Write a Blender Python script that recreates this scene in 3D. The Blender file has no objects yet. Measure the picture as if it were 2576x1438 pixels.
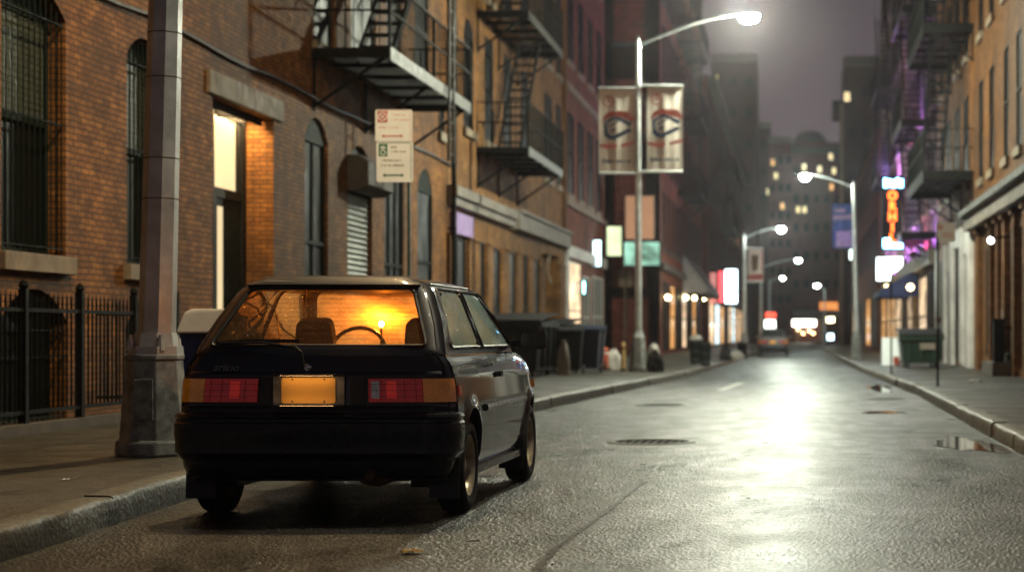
HAZE = .00035
import bpy, bmesh, math, random
from mathutils import Vector, Matrix
R = math.radians
random.seed(7)
C = bpy.context.scene.collection
FPX, VX, VY, CH = 4600.0, 2005.0, 840.0, 1.05      # focal length, vanishing point, camera height (reference pixels 2576x1438)
def UY(x, X): return X * FPX / (x - VX)             # depth at which the plane X=const meets column x
def ZH(y, Y): return CH + (VY - y) * Y / FPX
def XW(x, Y): return (x - VX) * Y / FPX

# ------------------------------------------------------------------ materials
MATS = {}
def nmat(name):
    m = bpy.data.materials.new(name); m.use_nodes = True
    nt = m.node_tree; b = nt.nodes['Principled BSDF']
    MATS[name] = m
    return m, nt, b
def N(nt, t, **k):
    n = nt.nodes.new(t)
    for a, v in k.items():
        if a in n.inputs: n.inputs[a].default_value = v
        else: setattr(n, a, v)
    return n
def col(c): return (c[0], c[1], c[2], 1)
def noise(nt, vec, scale, detail=3, rough=.6):
    n = N(nt, 'ShaderNodeTexNoise'); n.inputs['Scale'].default_value = scale
    n.inputs['Detail'].default_value = detail; n.inputs['Roughness'].default_value = rough
    nt.links.new(vec, n.inputs['Vector']); return n.outputs['Fac']
def ramp(nt, fac, stops):
    r = N(nt, 'ShaderNodeValToRGB'); e = r.color_ramp.elements
    e[0].position, e[0].color = stops[0][0], col(stops[0][1]); e[1].position, e[1].color = stops[-1][0], col(stops[-1][1])
    for p, c in stops[1:-1]:
        q = e.new(p); q.color = col(c)
    nt.links.new(fac, r.inputs['Fac']); return r.outputs['Color']
def g3(v): return (v, v, v)
def mixc(nt, fac, a, b, mode='MIX'):
    m = N(nt, 'ShaderNodeMix', data_type='RGBA', blend_type=mode)
    for s, v in ((0, fac), (6, a), (7, b)):
        if isinstance(v, (int, float)): m.inputs[s].default_value = v
        elif isinstance(v, tuple): m.inputs[s].default_value = col(v)
        else: nt.links.new(v, m.inputs[s])
    return m.outputs[2]
def math_(nt, op, a, b=0.0):
    m = N(nt, 'ShaderNodeMath', operation=op)
    for i, v in enumerate((a, b)):
        if isinstance(v, (int, float)): m.inputs[i].default_value = v
        else: nt.links.new(v, m.inputs[i])
    return m.outputs[0]
def bump(nt, b, h, strength=.5, dist=.01):
    n = N(nt, 'ShaderNodeBump'); n.inputs['Strength'].default_value = strength; n.inputs['Distance'].default_value = dist
    nt.links.new(h, n.inputs['Height']); nt.links.new(n.outputs['Normal'], b.inputs['Normal']); return n
def pos(nt): return N(nt, 'ShaderNodeNewGeometry').outputs['Position']
def plain(name, c, rough=.6, metal=0, var=.25, scale=6, spec=.5, coat=0, bmp=0):
    if name in MATS: return MATS[name]
    m, nt, b = nmat(name)
    tc = N(nt, 'ShaderNodeTexCoord').outputs['Object']
    f = noise(nt, tc, scale, 4)
    d = tuple(x * (1 - var) for x in c); e = tuple(min(1, x * (1 + var)) for x in c)
    nt.links.new(ramp(nt, f, [(.3, d), (.7, e)]), b.inputs['Base Color'])
    b.inputs['Metallic'].default_value = metal; b.inputs['Specular IOR Level'].default_value = spec
    b.inputs['Coat Weight'].default_value = coat; b.inputs['Coat Roughness'].default_value = .05
    nt.links.new(ramp(nt, noise(nt, tc, scale * 2.3, 3), [(.3, g3(max(0, rough - .12))), (.7, g3(min(1, rough + .12)))]), b.inputs['Roughness'])
    if bmp: bump(nt, b, noise(nt, tc, scale * 6, 4), .5, bmp)
    return m
def emit(name, c, s, base=None):
    if name in MATS: return MATS[name]
    m, nt, b = nmat(name)
    b.inputs['Base Color'].default_value = col(base or c); b.inputs['Roughness'].default_value = .3
    b.inputs['Emission Color'].default_value = col(c); b.inputs['Emission Strength'].default_value = s
    return m
def brick(name, c1, c2, mortar, stain=.5, bump_s=.6, stainc=(.045, .024, .012), blotch=.6):
    m, nt, b = nmat(name)
    p = pos(nt); s = N(nt, 'ShaderNodeSeparateXYZ'); nt.links.new(p, s.inputs[0])
    u = math_(nt, 'ADD', s.outputs[0], s.outputs[1])
    cv = N(nt, 'ShaderNodeCombineXYZ'); nt.links.new(u, cv.inputs[0]); nt.links.new(s.outputs[2], cv.inputs[1])
    wob = N(nt, 'ShaderNodeVectorMath', operation='SCALE'); nz = N(nt, 'ShaderNodeTexNoise'); nz.inputs['Scale'].default_value = 3
    nt.links.new(p, nz.inputs['Vector']); nt.links.new(nz.outputs['Color'], wob.inputs[0]); wob.inputs['Scale'].default_value = .02
    ad = N(nt, 'ShaderNodeVectorMath', operation='ADD'); nt.links.new(cv.outputs[0], ad.inputs[0]); nt.links.new(wob.outputs[0], ad.inputs[1])
    t = N(nt, 'ShaderNodeTexBrick'); nt.links.new(ad.outputs[0], t.inputs['Vector'])
    for k, v in (('Scale', 1), ('Brick Width', .212), ('Row Height', .069), ('Mortar Size', .0085), ('Mortar Smooth', .3), ('Bias', 0)): t.inputs[k].default_value = v
    t.inputs['Color1'].default_value = col(c1); t.inputs['Color2'].default_value = col(c2); t.inputs['Mortar'].default_value = col(mortar)
    big = noise(nt, p, .55, 6, .7); mid = noise(nt, p, 3.2, 5, .7); fine = noise(nt, p, 30, 3)
    c = mixc(nt, 1, t.outputs['Color'], ramp(nt, fine, [(.3, g3(.55)), (.7, g3(1.25))]), 'MULTIPLY')
    c = mixc(nt, 1, c, ramp(nt, mid, [(.3, g3(1 - blotch)), (.7, g3(1.1))]), 'MULTIPLY')
    st = ramp(nt, big, [(.38, g3(0)), (.66, g3(stain))])
    c = mixc(nt, st, c, stainc)
    # streaks running down the wall
    mp = N(nt, 'ShaderNodeMapping'); mp.inputs['Scale'].default_value = (2.2, 2.2, .12); nt.links.new(p, mp.inputs[0])
    c = mixc(nt, ramp(nt, noise(nt, mp.outputs[0], 1.0, 5, .7), [(.5, g3(0)), (.75, g3(stain * .8))]), c, stainc)
    nt.links.new(c, b.inputs['Base Color'])
    b.inputs['Roughness'].default_value = .8; b.inputs['Specular IOR Level'].default_value = .3
    h = math_(nt, 'SUBTRACT', fine, math_(nt, 'MULTIPLY', t.outputs['Fac'], 1.2))
    bump(nt, b, h, bump_s, .012)
    return m

brick('brick_brown', (.60, .25, .058), (.33, .125, .030), (.085, .045, .020), .72)
brick('brick_ochre', (.58, .28, .085), (.38, .165, .048), (.13, .075, .034), .6)
brick('brick_pink', (.48, .15, .095), (.32, .085, .055), (.15, .075, .05), .55)
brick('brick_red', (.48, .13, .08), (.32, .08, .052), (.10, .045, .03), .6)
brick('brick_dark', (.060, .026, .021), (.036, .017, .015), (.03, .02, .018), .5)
brick('brick_orange', (.40, .17, .046), (.25, .098, .028), (.10, .055, .025), .7)
brick('brick_mauve', (.28, .10, .085), (.17, .06, .052), (.06, .035, .033), .5)
brick('brick_violet_wash', (.36, .24, .26), (.24, .14, .16), (.12, .08, .09), .6)  # paler, pinker brick: part of the violet wash is put into its colour
plain('stone', (.25, .20, .14), .75, var=.35, scale=3, bmp=.01)
plain('stone_dark', (.08, .07, .06), .75, var=.4, scale=3, bmp=.01)
plain('render_pale', (.19, .165, .14), .7, var=.3, scale=1.5, bmp=.01)
plain('render_tan', (.22, .15, .09), .7, var=.3, scale=1.5)
plain('render_white', (.62, .60, .58), .6, var=.3, scale=1.2)
plain('iron', (.005, .006, .006), .8, 0, var=.5, scale=8, spec=.2)
plain('iron_worn', (.05, .052, .046), .6, 0, var=.7, scale=3, bmp=.004)
plain('frame_green', (.010, .017, .016), .75, var=.3, spec=.15)
plain('frame_black', (.007, .008, .009), .7, var=.3, spec=.2)
plain('blind', (.07, .09, .075), .6, var=.2)
plain('roof_felt', (.03, .03, .03), .9)
plain('wood_dark', (.05, .03, .02), .6)
plain('galv', (.54, .57, .57), .42, .35, var=.28, scale=4, bmp=.003)
plain('galv_dirty', (.27, .28, .27), .6, .15, var=.6, scale=9, bmp=.006)
plain('paint_green', (.010, .030, .020), .45)
plain('black_plastic', (.010, .010, .011), .5, bmp=.002, scale=12)
plain('bin_black', (.006, .007, .008), .6, spec=.25, bmp=.004)
plain('bin_blue', (.014, .020, .040), .5, spec=.3, bmp=.004)
plain('bin_bluedark', (.008, .016, .07), .35)
plain('sack', (.012, .013, .012), .22, bmp=.03, scale=4)
plain('sack_pale', (.45, .42, .38), .4, bmp=.03, scale=5)
plain('white_paint', (.70, .69, .64), .5, var=.12)
plain('shutter_metal', (.30, .31, .29), .4, .6, var=.4)
plain('cable', (.10, .09, .08), .5)
plain('chrome', (.75, .75, .72), .12, 1, var=.05)
plain('tyre', (.010, .010, .010), .75, bmp=.004, scale=20)
plain('mirror_dark', (.10, .09, .08), .15, .9)
plain('rim_steel', (.62, .52, .36), .35, .35, var=.3, scale=14)
plain('rust', (.10, .055, .035), .8, .3, var=.6, scale=30, bmp=.004)
plain('awning_navy', (.012, .025, .10), .8)
plain('awning_grey', (.26, .25, .26), .7)
plain('red_post', (.40, .08, .04), .5)
plain('ochre_post', (.48, .30, .12), .5)
plain('paper', (.75, .62, .58), .8)
plain('leaf', (.55, .33, .07), .6)
plain('sign_white', (.80, .86, .90), .45, var=.06)
plain('sign_red', (.50, .10, .07), .45, var=.2)
plain('sign_redpale', (.60, .36, .32), .5, var=.15)
plain('sign_green', (.012, .14, .07), .45, var=.1)
plain('sign_ink', (.16, .17, .13), .5, var=.2)
plain('banner_cloth', (.80, .73, .64), .8, var=.08, scale=3)
plain('banner_rust', (.32, .055, .03), .8)
plain('banner_pink', (.50, .12, .11), .8)
plain('banner_navy', (.012, .035, .09), .8)
plain('banner_blue', (.04, .08, .32), .7)
plain('banner_lilac', (.35, .25, .50), .8)

def glass_night(name, c=(.008, .011, .011), rough=.06):
    m, nt, b = nmat(name)
    b.inputs['Base Color'].default_value = col(c); b.inputs['Specular IOR Level'].default_value = .12
    tc = pos(nt)
    nt.links.new(ramp(nt, noise(nt, tc, 2.5, 4), [(.35, g3(rough)), (.75, g3(rough + .25))]), b.inputs['Roughness'])
    bump(nt, b, noise(nt, tc, 1.5, 1), .12, .02)
    return m
glass_night('pane_dark', (.006, .008, .008), .42); glass_night('pane_grey', (.035, .038, .042), .40)

# lit interiors seen through a window: even glow mottled by noise
def lit(name, c, s, scale=1.3, lo=.45):
    m, nt, b = nmat(name)
    b.inputs['Base Color'].default_value = col(tuple(x * .4 for x in c)); b.inputs['Roughness'].default_value = .15
    f = noise(nt, pos(nt), scale, 2)
    e = ramp(nt, f, [(.35, tuple(x * lo for x in c)), (.65, c)])
    nt.links.new(e, b.inputs['Emission Color']); b.inputs['Emission Strength'].default_value = s
    return m
lit('lit_cream', (1, .80, .46), .95, .8, .85); lit('lit_warm', (1, .55, .22), 1.6); lit('lit_cool', (.75, .95, 1), 3.5, .9, .3)
lit('lit_yellow', (1, .80, .42), 1.5, 1, .8); lit('lit_green', (.40, .78, .60), 1.3, 1.1, .06); lit('lit_peach', (.95, .50, .28), .38, .5, .8)
lit('lit_lime', (.80, .92, .55), 1.5, .7, .6); lit('lit_amber', (1, .48, .14), 1.4, .8, .4); lit('lit_shop', (1, .70, .42), 2.2, 1.1, .3)

def wet_asphalt():
    m, nt, b = nmat('wet_asphalt'); p = pos(nt)
    mp = N(nt, 'ShaderNodeMapping'); mp.inputs['Scale'].default_value = (1, .45, 1); nt.links.new(p, mp.inputs[0])
    big = noise(nt, mp.outputs[0], .55, 6, .62); mid = noise(nt, mp.outputs[0], 2.2, 5, .65)
    fine = noise(nt, p, 60, 3)
    c = ramp(nt, mid, [(.3, (.004, .004, .004)), (.55, (.010, .010, .0095)), (.75, (.020, .019, .017))])
    c = mixc(nt, 1, c, ramp(nt, fine, [(.3, g3(.6)), (.7, g3(1.4))]), 'MULTIPLY')
    nt.links.new(c, b.inputs['Base Color'])
    wet = math_(nt, 'ADD', math_(nt, 'MULTIPLY', big, .65), math_(nt, 'MULTIPLY', mid, .35))
    # standing water collects along both gutters
    s = N(nt, 'ShaderNodeSeparateXYZ'); nt.links.new(p, s.inputs[0])
    gr = N(nt, 'ShaderNodeMapRange'); gr.inputs['From Min'].default_value = .3; gr.inputs['From Max'].default_value = 1.9
    gr.inputs['To Min'].default_value = 0; gr.inputs['To Max'].default_value = .085; nt.links.new(s.outputs[0], gr.inputs['Value'])
    wet = math_(nt, 'ADD', wet, gr.outputs[0])
    puddle = ramp(nt, wet, [(.60, g3(0)), (.80, g3(.8))])
    rg = mixc(nt, puddle, ramp(nt, mid, [(.3, g3(.26)), (.7, g3(.50))]), g3(.10))
    nt.links.new(rg, b.inputs['Roughness'])
    lane = N(nt, 'ShaderNodeMapping'); lane.inputs['Scale'].default_value = (1.3, .5, 1); nt.links.new(p, lane.inputs[0])
    pt = noise(nt, lane.outputs[0], 1.0, 7, .72)
    nt.links.new(mixc(nt, 1, ramp(nt, fine, [(.35, g3(.12)), (.65, g3(.95))]), ramp(nt, pt, [(.36, g3(.10)), (.48, g3(.7)), (.6, g3(1))]), 'MULTIPLY'), b.inputs['Specular IOR Level'])
    v = N(nt, 'ShaderNodeTexVoronoi', feature='SMOOTH_F1'); v.inputs['Scale'].default_value = 95; nt.links.new(p, v.inputs['Vector'])
    v2 = N(nt, 'ShaderNodeTexVoronoi'); v2.inputs['Scale'].default_value = 46; nt.links.new(p, v2.inputs['Vector'])
    h = math_(nt, 'ADD', math_(nt, 'MULTIPLY', v.outputs['Distance'], 1.0), math_(nt, 'MULTIPLY', v2.outputs['Distance'], 1.3))
    h = math_(nt, 'ADD', h, math_(nt, 'MULTIPLY', noise(nt, p, 9, 4), 1.2))
    h = math_(nt, 'ADD', h, math_(nt, 'MULTIPLY', noise(nt, mp.outputs[0], 1.1, 5), 2.5))
    inv = math_(nt, 'SUBTRACT', 1.0, puddle)
    h = math_(nt, 'MULTIPLY', h, math_(nt, 'ADD', math_(nt, 'MULTIPLY', inv, .85), .15))
    bump(nt, b, h, 1.0, .0085)
    return m
wet_asphalt()
def pavement():
    m, nt, b = nmat('pavement'); p = pos(nt)
    t = N(nt, 'ShaderNodeTexBrick'); nt.links.new(p, t.inputs['Vector']); t.offset = 0
    for k, v in (('Scale', 1), ('Brick Width', 1.5), ('Row Height', 1.5), ('Mortar Size', .018), ('Mortar Smooth', .1)): t.inputs[k].default_value = v
    t.inputs['Color1'].default_value = col(g3(.62)); t.inputs['Color2'].default_value = col(g3(1.2)); t.inputs['Mortar'].default_value = col(g3(.10))
    mid = noise(nt, p, 1.3, 6, .7); fine = noise(nt, p, 70, 3)
    c = ramp(nt, mid, [(.3, (.018, .017, .012)), (.7, (.060, .056, .042))])
    c = mixc(nt, 1, c, t.outputs['Color'], 'MULTIPLY'); c = mixc(nt, 1, c, ramp(nt, fine, [(.3, g3(.6)), (.7, g3(1.3))]), 'MULTIPLY')
    nt.links.new(c, b.inputs['Base Color'])
    nt.links.new(ramp(nt, noise(nt, p, .9, 5), [(.4, g3(.62)), (.62, g3(.30))]), b.inputs['Roughness'])
    h = math_(nt, 'SUBTRACT', math_(nt, 'ADD', fine, math_(nt, 'MULTIPLY', noise(nt, p, 12, 4), 1.5)), math_(nt, 'MULTIPLY', t.outputs['Fac'], 3))
    bump(nt, b, h, .8, .012); return m
pavement()
plain('kerb_stone', (.09, .085, .07), .52, var=.35, scale=5, bmp=.03)
plain('ground_dark', (.03, .03, .03), .8)
plain('tar', (.008, .008, .008), .35)
plain('road_paint', (.45, .44, .40), .5, var=.4, scale=12)

def carpaint():
    m, nt, b = nmat('car_paint'); tc = N(nt, 'ShaderNodeTexCoord').outputs['Object']
    b.inputs['Base Color'].default_value = (.003, .009, .020, 1); b.inputs['Metallic'].default_value = 0; b.inputs['Specular IOR Level'].default_value = .25; b.inputs['Coat IOR'].default_value = 1.6
    b.inputs['Coat Weight'].default_value = 1; b.inputs['Coat Roughness'].default_value = .04
    nt.links.new(ramp(nt, noise(nt, tc, 4, 2), [(.35, g3(.40)), (.7, g3(.46))]), b.inputs['Roughness'])
    v = N(nt, 'ShaderNodeTexVoronoi'); v.inputs['Scale'].default_value = 75; nt.links.new(tc, v.inputs['Vector'])
    msk = ramp(nt, noise(nt, tc, 55, 2), [(.55, g3(0)), (.62, g3(1))])
    drop = math_(nt, 'MULTIPLY', ramp(nt, v.outputs['Distance'], [(.0, g3(1)), (.32, g3(0))]), msk)
    sz = N(nt, 'ShaderNodeSeparateXYZ'); nt.links.new(tc, sz.inputs[0]); up = N(nt, 'ShaderNodeMapRange'); up.inputs['From Min'].default_value = .95; up.inputs['From Max'].default_value = 1.15
    nt.links.new(sz.outputs[2], up.inputs['Value']); drop = math_(nt, 'MULTIPLY', drop, up.outputs[0])
    n = bump(nt, b, drop, .35, .0012); nt.links.new(n.outputs['Normal'], b.inputs['Coat Normal'])
    return m
carpaint()
plain('car_bumper', (.010, .014, .020), .34, coat=.5, var=.3, scale=9)
plain('seat_cloth', (.10, .085, .07), .9)
plain('dash', (.16, .13, .10), .7)
plain('headliner', (.35, .30, .24), .9)
def clear(name, tint, fog, fogc, gloss_r=.02, drops=False, glossw=1, tl_f=.5):
    m = bpy.data.materials.new(name); m.use_nodes = True; MATS[name] = m; nt = m.node_tree; nt.nodes.clear()
    out = N(nt, 'ShaderNodeOutputMaterial'); tr = N(nt, 'ShaderNodeBsdfTransparent'); tr.inputs[0].default_value = col(tint)
    df = N(nt, 'ShaderNodeBsdfDiffuse'); df.inputs[0].default_value = col(fogc)
    tl = N(nt, 'ShaderNodeBsdfTranslucent'); tl.inputs[0].default_value = col(fogc)
    gl = N(nt, 'ShaderNodeBsdfGlossy'); gl.inputs['Roughness'].default_value = gloss_r
    tc = N(nt, 'ShaderNodeTexCoord').outputs['Object']
    fz = ramp(nt, noise(nt, tc, 5, 6, .75), [(.3, g3(fog * .55)), (.7, g3(min(1, fog * 1.35)))])
    v = N(nt, 'ShaderNodeTexVoronoi'); v.inputs['Scale'].default_value = 90; nt.links.new(tc, v.inputs['Vector'])
    dr = math_(nt, 'MULTIPLY', ramp(nt, v.outputs['Distance'], [(.1, g3(1)), (.35, g3(0))]), ramp(nt, noise(nt, tc, 40, 2), [(.5, g3(0)), (.6, g3(1))]))
    if drops: fz = math_(nt, 'MINIMUM', math_(nt, 'ADD', fz, math_(nt, 'MULTIPLY', dr, .35)), 1.0)
    a = N(nt, 'ShaderNodeMixShader'); nt.links.new(df.outputs[0], a.inputs[1]); nt.links.new(tl.outputs[0], a.inputs[2]); a.inputs[0].default_value = tl_f
    b = N(nt, 'ShaderNodeMixShader'); nt.links.new(fz, b.inputs[0]); nt.links.new(tr.outputs[0], b.inputs[1]); nt.links.new(a.outputs[0], b.inputs[2])
    fr = N(nt, 'ShaderNodeFresnel'); fr.inputs[0].default_value = 1.5
    g = N(nt, 'ShaderNodeMixShader'); nt.links.new(math_(nt, 'MULTIPLY', fr.outputs[0], glossw), g.inputs[0]); nt.links.new(b.outputs[0], g.inputs[1]); nt.links.new(gl.outputs[0], g.inputs[2])
    if drops:
        bn = N(nt, 'ShaderNodeBump'); bn.inputs['Strength'].default_value = .5; bn.inputs['Distance'].default_value = .004
        nt.links.new(dr, bn.inputs['Height']); nt.links.new(bn.outputs[0], gl.inputs['Normal']); nt.links.new(bn.outputs[0], fr.inputs['Normal'])
    nt.links.new(g.outputs[0], out.inputs[0]); return m
clear('rear_glass', (1, .78, .46), .22, (.9, .55, .25), drops=True)  # amber of the cabin glow put into the tint and fog colour
clear('side_glass', (.70, .82, .76), .88, (.36, .56, .56), drops=True, tl_f=.01)
clear('front_glass', (1, .9, .75), .75, (.95, .72, .42), drops=True, glossw=0)  # fog coloured amber to spread the cabin glow
plain('lens_dark', (.04, .003, .003), .2)
def lens(name, c, rough=.12, em=0):
    m, nt, b = nmat(name); b.inputs['Emission Color'].default_value = col(c); b.inputs['Emission Strength'].default_value = em * 2; tc = N(nt, 'ShaderNodeTexCoord').outputs['Object']
    b.inputs['Base Color'].default_value = col(c); b.inputs['Roughness'].default_value = rough
    b.inputs['Coat Weight'].default_value = 1; b.inputs['Coat Roughness'].default_value = .05; b.inputs['Specular IOR Level'].default_value = .8
    w = N(nt, 'ShaderNodeTexChecker'); w.inputs['Scale'].default_value = 90; nt.links.new(tc, w.inputs['Vector']); nt.links.new(mixc(nt, 1, ramp(nt, noise(nt, tc, 14, 2), [(.35, tuple(x * .35 for x in c)), (.65, tuple(min(1, x * 1.4) for x in c))]), ramp(nt, w.outputs['Fac'], [(0, g3(.75)), (1, g3(1))]), 'MULTIPLY'), b.inputs['Base Color'])
    bump(nt, b, w.outputs['Fac'], .35, .002); return m
lens('lens_red', (.48, .008, .005), em=.05); lens('lens_redbright', (.95, .03, .015), .2, em=.07); lens('lens_amber', (.72, .22, .010), em=.035); lens('lens_clear', (.55, .53, .50), .25, em=.02)  # faint emission put into every lens, reflector included, to brighten them
plain('plate', (.85, .52, .14), .45, var=.06)
M = MATS

# ------------------------------------------------------------------ building blocks
ORG = {}
class MB:
    def __init__(s): s.v = []; s.f = []; s.mi = []; s.m = 0
    def add(s, vs, fs):
        n = len(s.v); s.v += [Vector(p) for p in vs]; s.f += [tuple(i + n for i in f) for f in fs]; s.mi += [s.m] * len(fs); return s
    def box(s, a, b, c=None):
        x0, x1 = sorted((a[0], b[0])); y0, y1 = sorted((a[1], b[1])); z0, z1 = sorted((a[2], b[2]))
        vs = [(x, y, z) for z in (z0, z1) for y in (y0, y1) for x in (x0, x1)]
        return s.add(vs, [(0, 2, 3, 1), (4, 5, 7, 6), (0, 1, 5, 4), (2, 6, 7, 3), (0, 4, 6, 2), (1, 3, 7, 5)])
    def tube(s, p, q, r, r2=None, n=8, caps=True):
        p, q = Vector(p), Vector(q); r2 = r if r2 is None else r2
        d = (q - p).normalized(); a = d.orthogonal().normalized(); b = d.cross(a)
        vs = []
        for c, rr in ((p, r), (q, r2)):
            for i in range(n):
                t = 2 * math.pi * i / n + math.pi / n; vs.append(c + (a * math.cos(t) + b * math.sin(t)) * rr)
        fs = [(i, (i + 1) % n, n + (i + 1) % n, n + i) for i in range(n)]
        if caps: fs += [tuple(range(n))[::-1], tuple(range(n, 2 * n))]
        return s.add(vs, fs)
    def path(s, pts, r, n=8):
        for a, b in zip(pts, pts[1:]): s.tube(a, b, r, n=n)
        return s
    def bar(s, p, q, w, h, up=(0, 0, 1)):
        p, q = Vector(p), Vector(q); d = (q - p).normalized(); up = Vector(up)
        if abs(d.dot(up)) > .98: up = Vector((1, 0, 0)) if abs(d.x) < .9 else Vector((0, 1, 0))
        a = d.cross(up).normalized() * w / 2; b = a.cross(d).normalized() * h / 2
        vs = [c + sa * a + sb * b for c in (p, q) for sa, sb in ((-1, -1), (1, -1), (1, 1), (-1, 1))]
        return s.add(vs, [(0, 1, 5, 4), (1, 2, 6, 5), (2, 3, 7, 6), (3, 0, 4, 7), (3, 2, 1, 0), (4, 5, 6, 7)])
    def lathe(s, prof, n=24, M4=None, seg=None):
        vs = []; M4 = M4 or Matrix()
        for r, z in prof:
            for i in range(n):
                t = 2 * math.pi * i / n; vs.append(M4 @ Vector((r * math.cos(t), r * math.sin(t), z)))
        fs = [(k * n + i, k * n + (i + 1) % n, (k + 1) * n + (i + 1) % n, (k + 1) * n + i) for k in range(len(prof) - 1) for i in range(n)]
        return s.add(vs, fs)
    def poly(s, pts): return s.add(pts, [tuple(range(len(pts)))])
    def prism(s, pts, off):
        n = len(pts); o = Vector(off); vs = [Vector(p) for p in pts] + [Vector(p) + o for p in pts]
        return s.add(vs, [tuple(range(n)), tuple(range(n, 2 * n))[::-1]] + [(i, (i + 1) % n, n + (i + 1) % n, n + i) for i in range(n)])
    def grid(s, fn, nu, nv):
        vs = [fn(i / nu, j / nv) for j in range(nv + 1) for i in range(nu + 1)]
        return s.add(vs, [(j * (nu + 1) + i, j * (nu + 1) + i + 1, (j + 1) * (nu + 1) + i + 1, (j + 1) * (nu + 1) + i) for j in range(nv) for i in range(nu)])
    def build(s, name, mat, parent=None, smooth=False, weld=False, bevel=0, angle=38):
        o0 = ORG.get(parent.name, Vector((0, 0, 0))) if parent else Vector((0, 0, 0))
        me = bpy.data.meshes.new(name); me.from_pydata([p - o0 for p in s.v], [], s.f)
        mats = mat if isinstance(mat, (list, tuple)) else [mat]
        for k in mats: me.materials.append(M[k] if isinstance(k, str) else k)
        if len(mats) > 1:
            for p, i in zip(me.polygons, s.mi): p.material_index = i
        bm = bmesh.new(); bm.from_mesh(me)
        if weld: bmesh.ops.remove_doubles(bm, verts=bm.verts, dist=.0004)
        bmesh.ops.recalc_face_normals(bm, faces=bm.faces); bm.to_mesh(me); bm.free()
        if smooth:
            for p in me.polygons: p.use_smooth = True
            me.set_sharp_from_angle(angle=R(angle))
        me.update()
        o = bpy.data.objects.new(name, me); C.objects.link(o)
        if parent: o.parent = parent
        ORG[o.name] = o0
        if bevel:
            b = o.modifiers.new('b', 'BEVEL'); b.width = bevel; b.segments = 2; b.limit_method = 'ANGLE'; b.angle_limit = R(40)
        return o
def tag(o, label=None, cat=None, group=None, kind=None):
    if label: o['label'] = label
    if cat: o['category'] = cat
    if group: o['group'] = group
    if kind: o['kind'] = kind
    return o
def thing(name, label, cat, loc=(0, 0, 0), rz=0, group=None):
    o = bpy.data.objects.new(name, None); C.objects.link(o); o.location = loc; o.rotation_euler = (0, 0, rz)
    o.empty_display_size = .3
    ORG[o.name] = Vector(loc) if rz == 0 else Vector((0, 0, 0))
    return tag(o, label, cat, group)
def at_origin(t): ORG[t.name] = Vector((0, 0, 0)); return t       # children written in local coordinates
def copy_tree(o, parent=None):
    c = o.copy(); C.objects.link(c)
    if parent: c.parent = parent
    for ch in [x for x in C.objects if x.parent == o]: copy_tree(ch, c)
    return c
def text(name, s, mat, parent, loc, size, ext=.004, rot=(R(90), 0, 0), shear=0, align='CENTER', bev=0):
    cu = bpy.data.curves.new(name, 'FONT'); cu.body = s; cu.size = size; cu.extrude = ext; cu.shear = shear
    cu.align_x = align; cu.align_y = 'CENTER'; cu.bevel_depth = bev
    o = bpy.data.objects.new(name, cu); C.objects.link(o); bpy.context.view_layer.update()
    me = bpy.data.meshes.new_from_object(o.evaluated_get(bpy.context.evaluated_depsgraph_get()))
    bpy.data.objects.remove(o); me.materials.clear(); me.materials.append(M[mat])
    q = bpy.data.objects.new(name, me); C.objects.link(q); q.parent = parent
    q.location = Vector(loc) - ORG.get(parent.name, Vector((0, 0, 0))); q.rotation_euler = rot
    return q

# ------------------------------------------------------------------ camera, sky
cam = bpy.data.cameras.new('camera'); co = bpy.data.objects.new('camera', cam); C.objects.link(co)
co.location = (0, 0, CH); co.rotation_euler = (R(90), 0, 0)
cam.lens = FPX / 2576 * 36; cam.sensor_width = 36; cam.clip_end = 3000
cam.shift_x = (1288 - VX) / 2576; cam.shift_y = (VY - 719) / 2576
cam.dof.use_dof = True; cam.dof.focus_distance = 10.9; cam.dof.aperture_fstop = 2.0
bpy.context.scene.camera = co
w = bpy.data.worlds.new('World'); bpy.context.scene.world = w; w.use_nodes = True
nt = w.node_tree; bg = nt.nodes['Background']
g = N(nt, 'ShaderNodeTexCoord').outputs['Generated']; sp = N(nt, 'ShaderNodeSeparateXYZ'); nt.links.new(g, sp.inputs[0])
nt.links.new(ramp(nt, sp.outputs[2], [(0, (.125, .090, .098)), (.10, (.108, .084, .094)), (.2, (.072, .058, .070)), (.4, (.018, .016, .022)), (1, (.008, .009, .014))]), bg.inputs[0])
bg.inputs[1].default_value = .88
sc = bpy.context.scene
sc.view_settings.view_transform = 'Standard'; sc.view_settings.look = 'None'; sc.view_settings.gamma = 1; sc.view_settings.exposure = 0
sc.cycles.sample_clamp_indirect = 4; sc.cycles.max_bounces = 6; sc.cycles.transparent_max_bounces = 10
sc.cycles.caustics_reflective = False; sc.cycles.caustics_refractive = False
sc.cycles.use_denoising = True
# ------------------------------------------------------------------ ground, road, pavements
LK = [(-30, -3.55), (0, -3.6), (8.4, -3.66), (11.6, -3.85), (18, -3.75), (26, -3.5), (35, -3.1), (44, -2.75), (65, -2.35), (100, -2.2), (205, -2.2)]
RK = [(-30, 1.95), (0, 1.95), (15, 1.95), (23, 2.0), (31, 2.08), (42, 1.9), (54, 1.75), (94, 1.7), (205, 1.7)]
def dense(pl):
    out = []
    for (a, x), (b, y) in zip(pl, pl[1:]):
        n = max(1, int((b - a) / 3))
        for i in range(n): out.append((a + (b - a) * i / n, x + (y - x) * i / n))
    return out + [pl[-1]]
LKd, RKd = dense(LK), dense(RK)
def struct(mb, name, mat, **k): return tag(mb.build(name, mat, **k), kind='structure')
b = MB(); b.poly([(-400, -300, -.03), (400, -300, -.03), (400, 900, -.03), (-400, 900, -.03)]); struct(b, 'ground', 'ground_dark')
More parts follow.
